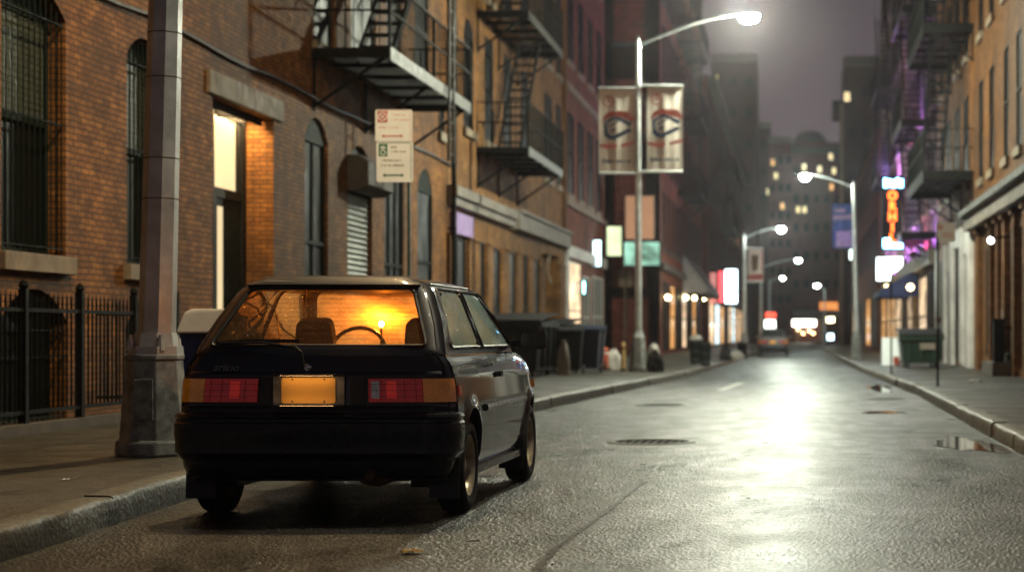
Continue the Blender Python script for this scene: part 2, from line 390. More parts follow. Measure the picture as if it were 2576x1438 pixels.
b = MB(); b.poly([(-4.4, -30, 0), (2.6, -30, 0), (2.6, 206, 0), (-4.4, 206, 0)]); b.poly([(-40, 206, 0), (40, 206, 0), (40, 219, 0), (-40, 219, 0)]); struct(b, 'road', 'wet_asphalt')
def pave(pl, outer, name, sgn):
    b = MB(); n = len(pl)
    def fn(u, v):
        i = round(v * (n - 1)); y, x = pl[i]; x0 = x + sgn * .17
        return (x0 + (outer - x0) * u, y, .15 + .0 * u)
    b.grid(fn, 2, n - 1); return struct(b, name, 'pavement')
pave(LKd, -13, 'pavement', -1); pave(RKd, 9, 'pavement', 1)
def kerb(pl, sgn):
    b = MB(); rnd = random.Random(3 if sgn < 0 else 9); y0, y1 = pl[0][0], pl[-1][0]
    def xa(y):
        for (a, x), (c, z) in zip(pl, pl[1:]):
            if a <= y <= c: return x + (z - x) * (y - a) / (c - a)
        return pl[-1][1]
    y = y0
    while y < y1 - .1:
        L = min(rnd.uniform(1.7, 2.6), y1 - y); e = .005; n = 12; dz = rnd.uniform(-.010, .010); dx = rnd.uniform(-.014, .014)
        prof = [(0, -.02), (.003, .07), (.009, .125), (.020, .145), (.040, .154), (.175, .156), (.18, .10)]
        vs = []
        for k in range(n + 1):
            yy = y + e + (L - 2 * e) * k / n; j = rnd.uniform(-.010, .008)
            for ox, z in prof: vs.append((xa(yy) + dx + sgn * (ox + (j if ox < .05 else 0)), yy, z + (dz + j * .5 if z > .05 else 0)))
        m = len(prof); fs = [(k * m + i, k * m + i + 1, (k + 1) * m + i + 1, (k + 1) * m + i) for k in range(n) for i in range(m - 1)]
        fs += [tuple(range(m)), tuple(range(n * m, n * m + m))]
        b.add(vs, fs); y += L
    return struct(b, 'kerb', 'kerb_stone', smooth=True, angle=50)
kerb(LK, -1); kerb(RK, 1)
# tar seam, paint dash, crosswalk
rnd = random.Random(5); b = MB(); pts = []
px = [(1664, 1160), (1640, 1195), (1590, 1235), (1530, 1285), (1460, 1335), (1400, 1375), (1360, 1420), (1330, 1470)]
g0 = [(XW(x, CH * FPX / (y - VY)), CH * FPX / (y - VY)) for x, y in px]
for (xa_, ya_), (xb_, yb_) in zip(g0, g0[1:]):
    for i in range(14):
        t = i / 14; pts.append((xa_ + (xb_ - xa_) * t + rnd.uniform(-.012, .012), ya_ + (yb_ - ya_) * t, rnd.uniform(.006, .022)))
vs = []; 
for x, y, wd in pts: vs += [(x - wd, y, .004), (x + wd, y, .0045)]
b.add(vs, [(2 * i, 2 * i + 1, 2 * i + 3, 2 * i + 2) for i in range(len(pts) - 1)]); struct(b, 'road_seam', 'tar')
b = MB()
b.poly([(-1.52, 34.2, .004), (-1.36, 34.2, .004), (-1.12, 39.5, .004), (-1.28, 39.5, .004)])
b.poly([(-1.3, 60, .004), (1.1, 60, .004), (1.1, 60.6, .004), (-1.3, 60.6, .004)])
for i in range(6): b.poly([(-1.9 + i * .62, 196, .004), (-1.55 + i * .62, 196, .004), (-1.55 + i * .62, 203, .004), (-1.9 + i * .62, 203, .004)])
struct(b, 'road_marking', 'road_paint')
def puddle(x, y, rx, ry, seed):
    b = MB(); r_ = random.Random(seed); ph = [r_.uniform(0, 6) for _ in range(5)]; P = []
    for i in range(48):
        a = 2 * math.pi * i / 48; k = 1 + .22 * math.sin(2 * a + ph[0]) + .16 * math.sin(3 * a + ph[1]) + .12 * math.sin(5 * a + ph[2]) + .08 * math.sin(9 * a + ph[3])
        P.append((x + rx * k * math.cos(a), y + ry * k * math.sin(a), .0045))
    b.poly(P); struct(b, 'puddle', 'water')
wm, wnt, wb = nmat('water'); wb.inputs['Base Color'].default_value = (.012, .012, .010, 1); wb.inputs['Roughness'].default_value = .03; wb.inputs['Specular IOR Level'].default_value = .7
bump(wnt, wb, noise(wnt, pos(wnt), 5, 2), .05, .01)
puddle(1.62, 17.4, .26, 1.2, 11); puddle(1.62, 35.5, .22, 2.2, 2); puddle(1.15, 24.5, .22, .5, 3)
def cover(x, y, r, label):
    t = thing('manhole_cover', label, 'manhole cover', (x, y, 0))
    b = MB(); b.lathe([(r * .9, .006), (r * .9, .012), (r, .012), (r * 1.06, .008), (r * 1.08, .001)], 40, Matrix.Translation((x, y, 0))); b.build('rim', 'iron_worn', t)
    b = MB(); b.lathe([(0.001, .007), (r * .89, .007)], 40, Matrix.Translation((x, y, 0)))
    k = int(r / .07)
    for i in range(-k, k + 1):
        for j in range(-k, k + 1):
            if math.hypot(i, j) * .075 < r * .82: b.box((x + i * .075 - .02, y + j * .075 - .02, .005), (x + i * .075 + .02, y + j * .075 + .02, .011))
    b.build('plate', 'iron', t)
cover(XW(1640, 17.75), 17.75, .40, 'dark round cover in the wet road, nearest the camera beyond the parked car')
cover(XW(1665, 27.0), 27.0, .36, 'dark round cover further up the road, left of the bright glare')
cover(XW(2230, 29.5), 29.5, .30, 'dark round cover beside the right-hand gutter puddle')

# ------------------------------------------------------------------ facades
class Face:
    def __init__(s, kind, p): s.k = kind; s.p = p
    def __call__(s, u, z, o=0.0):
        if s.k == 'L': return Vector((s.p + o, u, z))
        if s.k == 'R': return Vector((s.p - o, u, z))
        return Vector((u, s.p - o, z))
    def box(s, b, u0, u1, z0, z1, o0, o1): b.box(s(u0, z0, o0), s(u1, z1, o1))
def rdep(F, dep, u):      # real reveals are deep only on the nearest, grandest openings
    if F.k == 'F' or dep >= .5: return dep
    return max(.02, dep * min(1, (17 / max(1, u)) ** 1.6))
def facade(F, u0, u1, z0, z1, ops, mat, parent, name='wall', body=8, roof='roof_felt', capm=None):
    """ops: (ua, ub, za, zb, rise, depth)"""
    b = MB()
    us = sorted({u0, u1} | {v for o in ops for v in (o[0], o[1])}); zs = sorted({z0, z1} | {v for o in ops for v in (o[2], o[3])})
    for ua, ub in zip(us, us[1:]):
        for za, zb in zip(zs, zs[1:]):
            cu, cz = (ua + ub) / 2, (za + zb) / 2
            if any(o[0] < cu < o[1] and o[2] < cz < o[3] for o in ops): continue
            b.poly([F(ua, za), F(ub, za), F(ub, zb), F(ua, zb)])
    for ua, ub, za, zb, rise, dep in ops:
        zt = zb - rise; d = -rdep(F, dep, (ua + ub) / 2)
        b.poly([F(ua, za), F(ua, zt), F(ua, zt, d), F(ua, za, d)]); b.poly([F(ub, za), F(ub, zt), F(ub, zt, d), F(ub, za, d)])
        b.poly([F(ua, za), F(ub, za), F(ub, za, d), F(ua, za, d)])
        if rise <= 0: b.poly([F(ua, zb), F(ub, zb), F(ub, zb, d), F(ua, zb, d)]); continue
        n = 10; wv = (ub - ua) / 2; Rr = (wv * wv + rise * rise) / (2 * rise); cu = (ua + ub) / 2
        arc = []
        for i in range(n + 1):
            u = ua + (ub - ua) * i / n; arc.append((u, zb - Rr + math.sqrt(max(0, Rr * Rr - (u - cu) ** 2))))
        for (a, za_), (c, zc_) in zip(arc, arc[1:]):
            b.poly([F(a, za_), F(c, zc_), F(c, zb), F(a, zb)]); b.poly([F(a, za_), F(c, zc_), F(c, zc_, d), F(a, za_, d)])
    if body:
        b.poly([F(u0, z0), F(u0, z1), F(u0, z1, -body), F(u0, z0, -body)]); b.poly([F(u1, z0), F(u1, z1), F(u1, z1, -body), F(u1, z0, -body)])
        b.poly([F(u0, z0, -body), F(u1, z0, -body), F(u1, z1, -body), F(u0, z1, -body)])
    w = b.build(name, mat, parent)
    if body:
        r = MB(); F.box(r, u0, u1, z1 + .003, z1 + .12, .06, -body); r.build('roof', roof, parent)
    return w
def pieces(F, par, name, mat, boxes, bevel=0):
    for q in boxes: b = MB(); F.box(b, *q); b.build(name, mat, par, bevel=bevel)
def window(F, par, ua, ub, za, zb, dep=.2, pane='pane_dark', frame='frame_black', sill='stone', bars=False, rise=0, lintel=None, blind=0, sash=True, mull=0, fw=.06, name='window'):
    d = -rdep(F, dep, (ua + ub) / 2) + .015; b = MB()
    F.box(b, ua, ua + fw, za, zb, d, d + .05); F.box(b, ub - fw, ub, za, zb, d, d + .05)
    F.box(b, ua + fw, ub - fw, za, za + fw, d, d + .05); F.box(b, ua + fw, ub - fw, zb - fw - rise, zb - rise * .0, d, d + .05)
    if sash: zm = (za + zb) / 2; F.box(b, ua + fw, ub - fw, zm - .03, zm + .03, d, d + .056)
    for i in range(mull):
        u = ua + (ub - ua) * (i + 1) / (mull + 1); F.box(b, u - .02, u + .02, za + fw, zb - fw, d + .002, d + .045)
    w_ = b.build(name, frame, par)
    b = MB(); b.poly([F(ua, za, d + .012), F(ub, za, d + .012), F(ub, zb, d + .012), F(ua, zb, d + .012)]); b.build('pane', pane, w_)
    if blind:
        b = MB(); k = int((zb - za) * blind / .07)
        for i in range(k): F.box(b, ua + fw + .02, ub - fw - .02, zb - fw - .1 - i * .07, zb - fw - .160 - i * .07, d + .016, d + .03)
        b.build('blind', 'blind', w_)
    if bars:
        b = MB(); n = max(4, int((ub - ua) / .135)); o = -.03
        for i in range(n + 1):
            u = ua + .04 + (ub - ua - .08) * i / n; b.tube(F(u, za + .04, o), F(u, zb - .04 - rise * (2 * abs(i / n - .5)) ** 2, o), .009, n=5)
        for z in (za + .08, (za + zb) / 2, zb - rise - .08): b.bar(F(ua + .01, z, o), F(ub - .01, z, o), .035, .012)
        b.build('security_bars', 'frame_green', w_)
    if sill:
        b = MB(); F.box(b, ua - .1, ub + .1, za - .19, za - .002, -.05, .09); b.build('sill', sill, w_, bevel=.008)
    if lintel:
        b = MB(); F.box(b, ua - .14, ub + .14, zb + .003, zb + .27, -.04, .03); b.build('lintel', lintel, w_)
    return w_
def building(name, label, F, u0, u1, z1, mat, ops, z0=0, body=8, group=None, cat='building', cornice=None):
    p = F((u0 + u1) / 2, 0, 0); t = thing(name, label, cat, (p.x, p.y, 0), group=group)
    facade(F, u0, u1, z0, z1, ops, mat, t, body=body)
    if cornice:
        b = MB(); F.box(b, u0, u1, z1 - .5, z1 - .1, 0.002, .25); F.box(b, u0, u1, z1 - .1, z1 + .06, .003, .42); b.build('cornice', cornice, t)
    return t
FL = Face('L', -7.9)
def uy(x): return UY(x, -7.9)

# ---- near brown brick building (left)
w1 = (18.15, 19.75); w2 = (21.55, 22.75); dr = (24.72, 27.6); w3 = (29.35, 30.8); sh = (32.15, 34.0); w5 = (35.0, 36.7); w6 = (38.05, 39.6)
ops = [(w1[0], w1[1], 1.88, 4.7, .28, .3), (w2[0], w2[1], 1.88, 4.62, .26, .3), (dr[0], dr[1], .15, 4.28, 0, .5), (w3[0], w3[1], .5, 4.6, .35, .3),
       (sh[0], sh[1], .15, 4.45, .45, .3), (w5[0], w5[1], .3, 4.5, .3, .3), (w6[0], w6[1], .6, 4.55, .45, .3), (14.4, 16.0, 1.88, 4.7, .28, .3),
       (w1[0] - .05, w1[1] + .05, .1, 1.52, .35, .3), (w2[0] - .05, w2[1] + .15, .1, 1.42, .3, .3),
       (24.3, 25.7, 6.15, 8.9, .3, .3), (18.6, 20.0, 6.3, 8.9, .3, .3), (29.9, 31.3, 5.85, 8.8, .3, .3), (32.4, 34.3, 5.85, 8.8, .3, .3), (37.8, 39.2, 6.1, 8.75, .35, .3),
       (35.2, 36.4, 6.1, 8.75, .35, .3), (41.0 - .7, 41.0 - .1, 5.5, 6.1, 0, .2)]
ops = [o for o in ops]
B1 = building('brick_building', 'dark brown brick building behind the iron railings, with barred windows and a lit doorway', FL, 9, 41.2, 13, 'brick_brown', ops)
for a, c, bl in ((14.4, 16.0, 0), (w1[0], w1[1], .47), (w2[0], w2[1], .47)):
    window(FL, B1, a, c, 1.88, 4.7 if a < 20 else 4.62, .3, bars=True, rise=.26, blind=bl, frame='frame_green')
window(FL, B1, w3[0], w3[1], .5, 4.6, .3, bars=False, rise=.35, frame='frame_green', mull=1)
window(FL, B1, w5[0], w5[1], .3, 4.5, .3, rise=.3, mull=2, frame='frame_green')
window(FL, B1, w6[0], w6[1], .6, 4.55, .3, rise=.45, frame='frame_green')
window(FL, B1, w1[0] - .05, w1[1] + .05, .1, 1.52, .3, rise=.35, sill=None, bars=True, name='basement_window')
window(FL, B1, w2[0] - .05, w2[1] + .15, .1, 1.42, .3, rise=.3, sill=None, bars=True, pane='pane_grey', name='basement_window')
for a, c, z0_, z1_ in ((24.3, 25.7, 6.15, 8.9), (18.6, 20, 6.3, 8.9), (29.9, 31.3, 5.85, 8.8), (32.4, 34.3, 5.85, 8.8), (37.8, 39.2, 6.1, 8.75), (35.2, 36.4, 6.1, 8.75)):
    window(FL, B1, a, c, z0_, z1_, .3, rise=.3, frame='iron_worn' if a > 29 else 'frame_green')
window(FL, B1, 40.3, 40.9, 5.5, 6.1, .2, lintel='stone')
# doorway: stone lintel, lit transom, dark door with a narrow lit light, pilaster strip
d_ = MB(); FL.box(d_, dr[0] - .25, dr[1] + .38, 4.285, 4.6, -.3, .05); d_.build('lintel', 'stone', B1, bevel=.01)
D = MB(); FL.box(D, 24.72, 26.05, .15, 4.28, -.5, -.44)
FL.box(D, 26.05, 27.6, 3.02, 3.16, -.5, -.42); FL.box(D, 26.05, 26.2, .15, 3.02, -.5, -.42); FL.box(D, 27.42, 27.6, .15, 4.28, -.5, -.41); FL.box(D, 26.2, 27.42, 4.2, 4.28, -.5, -.42)
FL.box(D, 26.05, 26.12, 3.16, 4.28, -.5, -.42); FL.box(D, 27.2, 27.24, 3.16, 4.2, -.49, -.43)
D = D.build('door_frame', 'frame_black', B1)
t_ = MB(); t_.poly([FL(26.1, 3.16, -.455), FL(27.2, 3.16, -.455), FL(27.2, 4.2, -.455), FL(26.1, 4.2, -.455)]); t_.build('transom', 'lit_cream', D)
t_ = MB(); t_.poly([FL(27.24, 3.16, -.455), FL(27.42, 3.16, -.455), FL(27.42, 4.2, -.455), FL(27.24, 4.2, -.455)]); t_.build('side_pane', 'pane_grey', D)
dd = MB(); FL.box(dd, 26.2, 26.3, .17, 3.02, -.49, -.44); FL.box(dd, 26.62, 27.42, .17, 3.02, -.49, -.44); FL.box(dd, 26.3, 26.62, .17, .6, -.49, -.44); FL.box(dd, 26.3, 26.62, 2.9, 3.02, -.49, -.44)
for z in (.8, 1.6): FL.box(dd, 26.75, 27.3, z, z + .6, -.44, -.425)
dd = dd.build('door', 'frame_green', B1)
t_ = MB(); t_.poly([FL(26.3, .6, -.46), FL(26.62, .6, -.46), FL(26.62, 2.9, -.46), FL(26.3, 2.9, -.46)]); t_.build('door_light', 'lit_cream', dd)
t_ = MB(); t_.path([FL(27.3, 1.15, -.43), FL(27.3, 1.15, -.38), FL(27.3, 1.4, -.38), FL(27.3, 1.4, -.43)], .012); t_.build('handle', 'chrome', dd)
sl = MB(); FL.box(sl, 25.0, 27.55, 4.262, 4.282, -.42, -.16); FL.box(sl, 25.0, 27.55, 4.17, 4.262, -.17, -.16); FL.box(sl, 25.0, 25.02, 4.12, 4.262, -.42, -.172); FL.box(sl, 26.2, 26.22, 4.15, 4.262, -.42, -.172); sl = sl.build('added_soffit_lamp', 'frame_black', B1)  # lamp added out of sight behind a valance to light the recess
t_ = MB(); t_.poly([FL(25.05, 4.259, -.40), FL(27.5, 4.259, -.40), FL(27.5, 4.259, -.20), FL(25.05, 4.259, -.20)]); t_.build('diffuser', emit('door_fill', (1, .66, .30), 62), sl)
# roller shutter with its projecting housing
s_ = MB()
for i in range(34):
    z = .17 + i * .1; s_.prism([FL(sh[0], z, -.095), FL(sh[0], z + .05, -.06), FL(sh[0], z + .095, -.095)], FL(sh[1], 0, 0) - FL(sh[0], 0, 0))
s_.build('roller_shutter', 'shutter_metal', B1)
s_ = MB(); pr = [FL(sh[0] - .05, 3.58, .004), FL(sh[0] - .05, 3.58, .2), FL(sh[0] - .05, 3.68, .38), FL(sh[0] - .05, 4.08, .38), FL(sh[0] - .05, 4.2, .22), FL(sh[0] - .05, 4.2, .004)]
s_.prism(pr, FL(sh[1] + .08, 0, 0) - FL(sh[0] - .05, 0, 0)); s_.build('shutter_housing', 'stone_dark', B1)
s_ = MB(); FL.box(s_, sh[0] + .002, sh[1] - .002, 3.55, 4.44, -.099, -.092); s_.build('arch_panel', 'frame_black', B1)
# stone base course and arch heads
pieces(FL, B1, 'base_course', 'stone_dark', [(27.65, 32.1, .15, .42, .003, .05), (34.05, 41.15, .15, .42, .003, .05)])
# drain pipe at the joint of the two buildings
t = thing('drain_pipe', 'dark iron pipe running up the wall where the brown and ochre brick meet', 'pipe', (-7.75, 41.3, .15))
b = MB(); b.tube((-7.75, 41.3, .15), (-7.75, 41.3, 12.9), .06); b.build('pipe', 'iron', t)
for z in (1.2, 3.4, 5.6, 7.8, 10): b = MB(); b.tube((-7.75, 41.3, z), (-7.75, 41.3, z + .06), .075); b.bar((-7.9, 41.3, z + .03), (-7.75, 41.3, z + .03), .04, .04); b.build('bracket', 'iron', t)
# sagging cable along the wall
t = MB(); pts = []
for i in range(61):
    u = 17 + i * .42; pts.append((-7.86, u, 4.93 + .03 * math.sin(i * .5) - .05 * math.sin(math.pi * ((u - 17) % 5) / 5)))
t.path(pts, .026, 6); tag(t.build('wall_cable', 'cable', smooth=True), 'thick black cable strung along the brown brick wall above the doorway', 'cable')

# ---- ochre building with shopfront
g2 = [(41.6, 43.6, .3, 3.3), (45.3, 46.2, .3, 3.35), (47.2, 48.6, .15, 3.3), (49.9, 51.2, .3, 3.3), (52.4, 53.6, .3, 3.35), (54.6, 55.9, .15, 3.3), (57.0, 60.4, .15, 3.6)]
ops = [(a, c, z0_, z1_, 0, .3 if a < 56 else .6) for a, c, z0_, z1_ in g2]
up = [(43.3, 44.6), (46.2, 47.5), (49.2, 50.5), (52.3, 53.6), (57.2, 58.8), (60.0, 61.0)]
for z0_, z1_ in ((5.95, 8.6), (9.6, 12.2)):
    ops += [(a, c, z0_, z1_, .4, .3) for a, c in up]
B2 = building('ochre_building', 'ochre brick building with a stone shopfront ledge and arched upper windows', FL, 41.203, 62, 14, 'brick_ochre', ops)
for i, (a, c, z0_, z1_) in enumerate(g2[:6]):
    w_ = window(FL, B2, a, c, z0_, z1_, .3, sill=None, pane='pane_grey' if i in (0, 3) else 'pane_dark', mull=1 if i in (0, 4) else 0)
b = MB(); FL.box(b, 41.25, 50.3, 3.98, 4.18, .002, .16); FL.box(b, 41.25, 50.3, 4.18, 4.42, .002, .24); b.build('shop_ledge', 'render_pale', B2, bevel=.01)
b = MB(); FL.box(b, 50.6, 61.95, 3.95, 4.4, .002, .24); FL.box(b, 50.6, 61.95, 4.4, 4.5, .003, .32); b.build('shop_ledge', 'render_pale', B2, bevel=.01)
b = MB(); FL.box(b, 41.5, 44.2, 3.36, 3.85, .002, .10); b.build('fascia_board', 'banner_lilac', B2)
for a, c in ((41.22, 41.55), (43.7, 45.2), (46.3, 47.1), (48.7, 49.8), (51.3, 52.3), (53.7, 54.5), (56.0, 56.9), (60.5, 61.95)):
    b = MB(); FL.box(b, a, c, .15, 3.3, .002, .07); FL.box(b, a, c, 3.3, 3.34, .002, .11); b.build('pilaster', 'brick_ochre', B2)
for a, c in up:
    for z0_, z1_ in ((5.95, 8.6), (9.6, 12.2)): window(FL, B2, a, c, z0_, z1_, .3, rise=.4, sill='stone')
b = MB(); FL.box(b, 57.0, 60.4, .15, 3.6, -.6, -.58); b.build('recessed_door', 'wood_dark', B2)
b = MB(); FL.box(b, 61.55, 61.95, 4.6, 13.9, .002, .10); b.build('corner_pier', 'brick_orange', B2)
t = thing('wall_emblem', 'pale crescent-shaped wall sign over the last ochre shop bay', 'sign', (-7.7, 56.4, 2.9))
b = MB(); 
for i in range(14):
    a = R(100 + i * 12.5); a2 = R(100 + (i + 1) * 12.5)
    for s in (0,): b.add([(-7.6, 56.4 + .75 * math.cos(a), 3.05 + .42 * math.sin(a)), (-7.6, 56.4 + .75 * math.cos(a2), 3.05 + .42 * math.sin(a2)), (-7.6, 56.5 + .5 * math.cos(a2), 3.05 + .26 * math.sin(a2)), (-7.6, 56.5 + .5 * math.cos(a), 3.05 + .26 * math.sin(a))], [(0, 1, 2, 3)])
    b.bar((-7.6, 56.4 + .75 * math.cos(a), 3.05 + .42 * math.sin(a)), (-7.6, 56.4 + .75 * math.cos(a2), 3.05 + .42 * math.sin(a2)), .06, .06)
b.build('crescent', 'render_tan', t); b = MB(); b.bar((-7.9, 56.4, 3.45), (-7.6, 56.4, 3.45), .05, .05); b.build('bracket', 'iron', t)

# ---- pink building
cols = [(62.9, 64.4), (65.9, 67.4), (68.9, 70.4), (71.9, 73.4)]
ops = [(a, c, z0_, z1_, 0, .25) for a, c in cols for z0_, z1_ in ((5.9, 8.7), (10.5, 13.0), (14.6, 16.8))] + [(63.4, 66.6, .15, 3.6, 0, .4), (67.4, 69.6, .15, 3.2, 0, .4), (70.6, 74.2, .15, 3.3, 0, .3)]
B3 = building('pink_building', 'pinkish brick building with stone bands and a lit shop at street level', FL, 62.003, 75, 18, 'brick_pink', ops, cornice='stone')
for a, c in cols:
    for z0_, z1_ in ((5.9, 8.7), (10.5, 13.0), (14.6, 16.8)): window(FL, B3, a, c, z0_, z1_, .25, sill='stone', lintel=None, pane='pane_dark')
window(FL, B3, 63.4, 66.6, .15, 3.6, .4, pane='lit_shop', sill=None, mull=3, frame='white_paint'); window(FL, B3, 67.4, 69.6, .15, 3.2, .4, pane='pane_grey', sill=None, mull=1, frame='white_paint')
window(FL, B3, 70.6, 74.2, .15, 3.3, .3, pane='pane_grey', sill=None, mull=2, frame='white_paint')
pieces(FL, B3, 'stone_band', 'stone', [(62.05, 74.95, 5.45, 5.68, .002, .14), (62.05, 74.95, 9.4, 9.62, .002, .14)])
b = MB(); FL.box(b, 62.05, 74.95, 3.7, 4.1, .002, .12); b.build('shop_fascia', 'render_white', B3)
b = MB(); FL.box(b, 62.1, 62.9, .15, 3.68, .002, .08); b.build('shop_pier', 'render_white', B3)

# ---- alley back wall & red building beyond the alley
FA = Face('F', 80.0); FR4 = Face('L', -6.0)
t = thing('red_building', 'tall red brick building beyond the alley with rows of narrow windows', 'building', (-6, 96, 0))
opsF = [(-12.4, -10.6, 9.2, 11.8, 0, .2), (-8.05, -6.6, 3.1, 5.0, 0, .2), (-8.0, -6.7, 9.8, 12.2, 0, .2), (-8.0, -6.7, 13.8, 16.2, 0, .2), (-8.0, -6.7, 5.6, 8.2, 0, .2), (-8.1, -6.5, .15, 2.6, 0, .2)]
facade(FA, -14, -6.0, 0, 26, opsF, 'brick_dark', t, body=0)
for i, o in enumerate(opsF): window(FA, t, o[0], o[1], o[2], o[3], .2, pane='pane_grey' if i in (2, 3) else 'pane_dark', sill=None if i in (1, 5) else 'stone_dark')
rc = [(81.6 + i * 3.0, 82.9 + i * 3.0) for i in range(11)]
opsL = [(a, c, z, z + 2.5, 0, .22) for a, c in rc for z in (4.9, 8.6, 12.3, 16.0, 19.7)] + [(81.5 + i * 4.6, 84.8 + i * 4.6, .3, 3.4, 0, .3) for i in range(7)]
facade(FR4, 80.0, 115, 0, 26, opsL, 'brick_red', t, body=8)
for a, c in rc:
    for z in (4.9, 8.6, 12.3, 16.0, 19.7): window(FR4, t, a, c, z, z + 2.5, .22, sash=False, sill='stone_dark')
for i in range(7): window(FR4, t, 81.5 + i * 4.6, 84.8 + i * 4.6, .3, 3.4, .3, sill=None, pane=('pane_dark', 'lit_amber', 'pane_dark', 'lit_shop', 'pane_dark', 'lit_amber', 'pane_grey')[i], mull=1)
pieces(FR4, t, 'cornice', 'stone_dark', [(80.1, 114.9, 3.9, 4.2, .002, .2), (80.1, 114.9, 25.3, 26.05, .002, .5)])

# ---- dim terrace further up the left side
F5 = Face('L', -5.6)
t = thing('far_terrace', 'row of dim mauve brick fronts with fire ladders, far up the left side', 'building', (-5.6, 150, 0))
rc = [(117.5 + i * 5.2, 119.5 + i * 5.2) for i in range(15)]
opsL = [(a, c, z, z + 2.6, 0, .2) for a, c in rc for z in (5.2, 9.2, 13.0)] + [(116.5 + i * 8.2, 122.5 + i * 8.2, .3, 3.4, 0, .3) for i in range(9)]
facade(F5, 115.1, 192, 0, 17.3, opsL, 'brick_mauve', t, body=9)
rr = random.Random(4)
for a, c in rc:
    for z in (5.2, 9.2, 13.0): window(F5, t, a, c, z, z + 2.6, .2, sash=False, sill=None, pane=rr.choice(['pane_dark'] * 8 + ['pane_grey', 'lit_amber']))
for i in range(9): window(F5, t, 116.5 + i * 8.2, 122.5 + i * 8.2, .3, 3.4, .3, sill=None, pane=('lit_shop', 'lit_cool', 'lit_warm', 'pane_dark', 'lit_shop', 'lit_cool', 'lit_warm', 'lit_shop', 'lit_amber')[i], mull=1)
pieces(F5, t, 'cornice', 'stone_dark', [(115.2, 191.9, 16.6, 17.35, .002, .5), (115.2, 191.9, 3.7, 4.0, .002, .2)])

def tower(name, label, x0, x1, Y, z, mat, lits=(), rows=0, cls=0, dep=12, ww=.62, wh=.95, body_parts=None, litmats=None):
    t = thing(name, label, 'building', ((x0 + x1) / 2, Y, 0)); Fm = Face('F', Y)
    ops = []; 
    for i in range(cls):
        for j in range(rows):
            u = x0 + (x1 - x0) * (i + .5) / cls; zz = z - 3.2 - j * 3.4
            if zz > 3: ops.append((u - ww / 2, u + ww / 2, zz, zz + wh, 0, .2))
    lw = [(x, y) for x, y in lits]
    for x, y in lw:
        u, zz = XW(x, Y), ZH(y, Y); best = [o for o in ops if abs((o[0] + o[1]) / 2 - u) < ww and abs((o[2] + o[3]) / 2 - zz) < wh * .95]
        for o in best: ops.remove(o)
        ops.append((u - ww / 2, u + ww / 2, zz - wh / 2, zz + wh / 2, 0, .2))
    facade(Fm, x0, x1, 0, z, ops, mat, t, body=dep)
    n0 = len(ops) - len(lw)
    for k, o in enumerate(ops):
        pn = 'pane_dark' if k < n0 else (litmats[k - n0] if litmats else 'lit_yellow')
        window(Fm, t, o[0], o[1], o[2], o[3], .2, sash=False, sill=None, pane=pn, fw=.09, mull=1 if k >= n0 else 0)
    b = MB(); Fm.box(b, x0, x1, z - .7, z + .1, .002, .4); b.build('cornice', 'stone_dark', t)
    return t, Fm
T1, _ = tower('left_tower', 'tall dark block rising behind the left-hand terrace, one window lit', XW(1788, 196), XW(1903, 196), 196, ZH(140, 196), 'brick_dark', [(1800, 198)], 6, 3, litmats=['lit_yellow'])
tower('narrow_block', 'narrow black block just right of the tall left tower', XW(1902, 232), XW(1936, 232), 232, ZH(308, 232), 'brick_dark', [(1933, 482)], 5, 1, litmats=['lit_yellow'])
tower('stepped_block', 'mauve apartment block at the end of the street, left of the domed one', XW(1933, 224), XW(1994, 224), 224, ZH(346, 224), 'brick_mauve', [(1952, 442), (1968, 518), (1944, 408)], 9, 3, litmats=['lit_yellow', 'lit_warm', 'lit_warm'])
T4, F4 = tower('domed_block', 'brown apartment block with a domed roof closing the end of the street', XW(1990, 220), XW(2118, 220), 220, ZH(372, 220), 'brick_mauve',
      [(2023, 420), (2062, 425), (2090, 393), (2090, 421), (2092, 470), (2008, 527), (2024, 527), (2098, 430)], 9, 5, litmats=['lit_warm', 'lit_yellow', 'lit_yellow', 'lit_yellow', 'lit_warm', 'lit_yellow', 'lit_yellow', 'lit_yellow'])
cx = XW(2038, 223); r_ = 46 / FPX * 223
b = MB(); b.lathe([(r_ * 1.05, 0), (r_, .6), (r_ * .96, 1.0), (r_ * .82, 1.75), (r_ * .5, 2.3), (.01, 2.5)], 24, Matrix.Translation((cx, 224, ZH(372, 220)))); b.build('dome', 'roof_felt', T4, smooth=True)
b = MB(); F4.box(b, XW(2004, 221), XW(2118, 221), ZH(372, 220), ZH(356, 220), -1, -5); b.build('roof_storey', 'brick_mauve', T4)
b = MB(); F4.box(b, XW(1990, 220) + .3, XW(2110, 220), 2.8, 3.9, .002, 1.2); b.build('shop_canopy', 'render_pale', T4)
pieces(F4, T4, 'shop_pier', 'render_tan', [(XW(x0_, 220), XW(x1_, 220), .15, 2.8, .002, .3) for x0_, x1_ in ((2000, 2012), (2060, 2068), (2110, 2117))])
b = MB(); F4.box(b, XW(1994, 220), XW(2052, 220), 2.0, 2.75, .003, .5); b.build('shop_light_box', emit('lamp_shop', (.95, 1, .85), 9), T4)
b = MB(); F4.box(b, XW(2062, 220), XW(2108, 220), 3.95, 4.9, .003, .3); b.build('shop_sign', emit('lamp_orange', (1, .35, .08), 1.0), T4)
for i, (x, y) in enumerate(((2008, 828), (2020, 838), (2036, 832), (2046, 838))):
    b = MB(); b.lathe([(.001, -.16), (.12, -.1), (.16, 0), (.12, .1), (.001, .16)], 10, Matrix.Translation((XW(x, 219), 219, ZH(y, 219)))); b.build('shop_bulb', emit('lamp_bulb', (1, .62, .3), 12), T4)

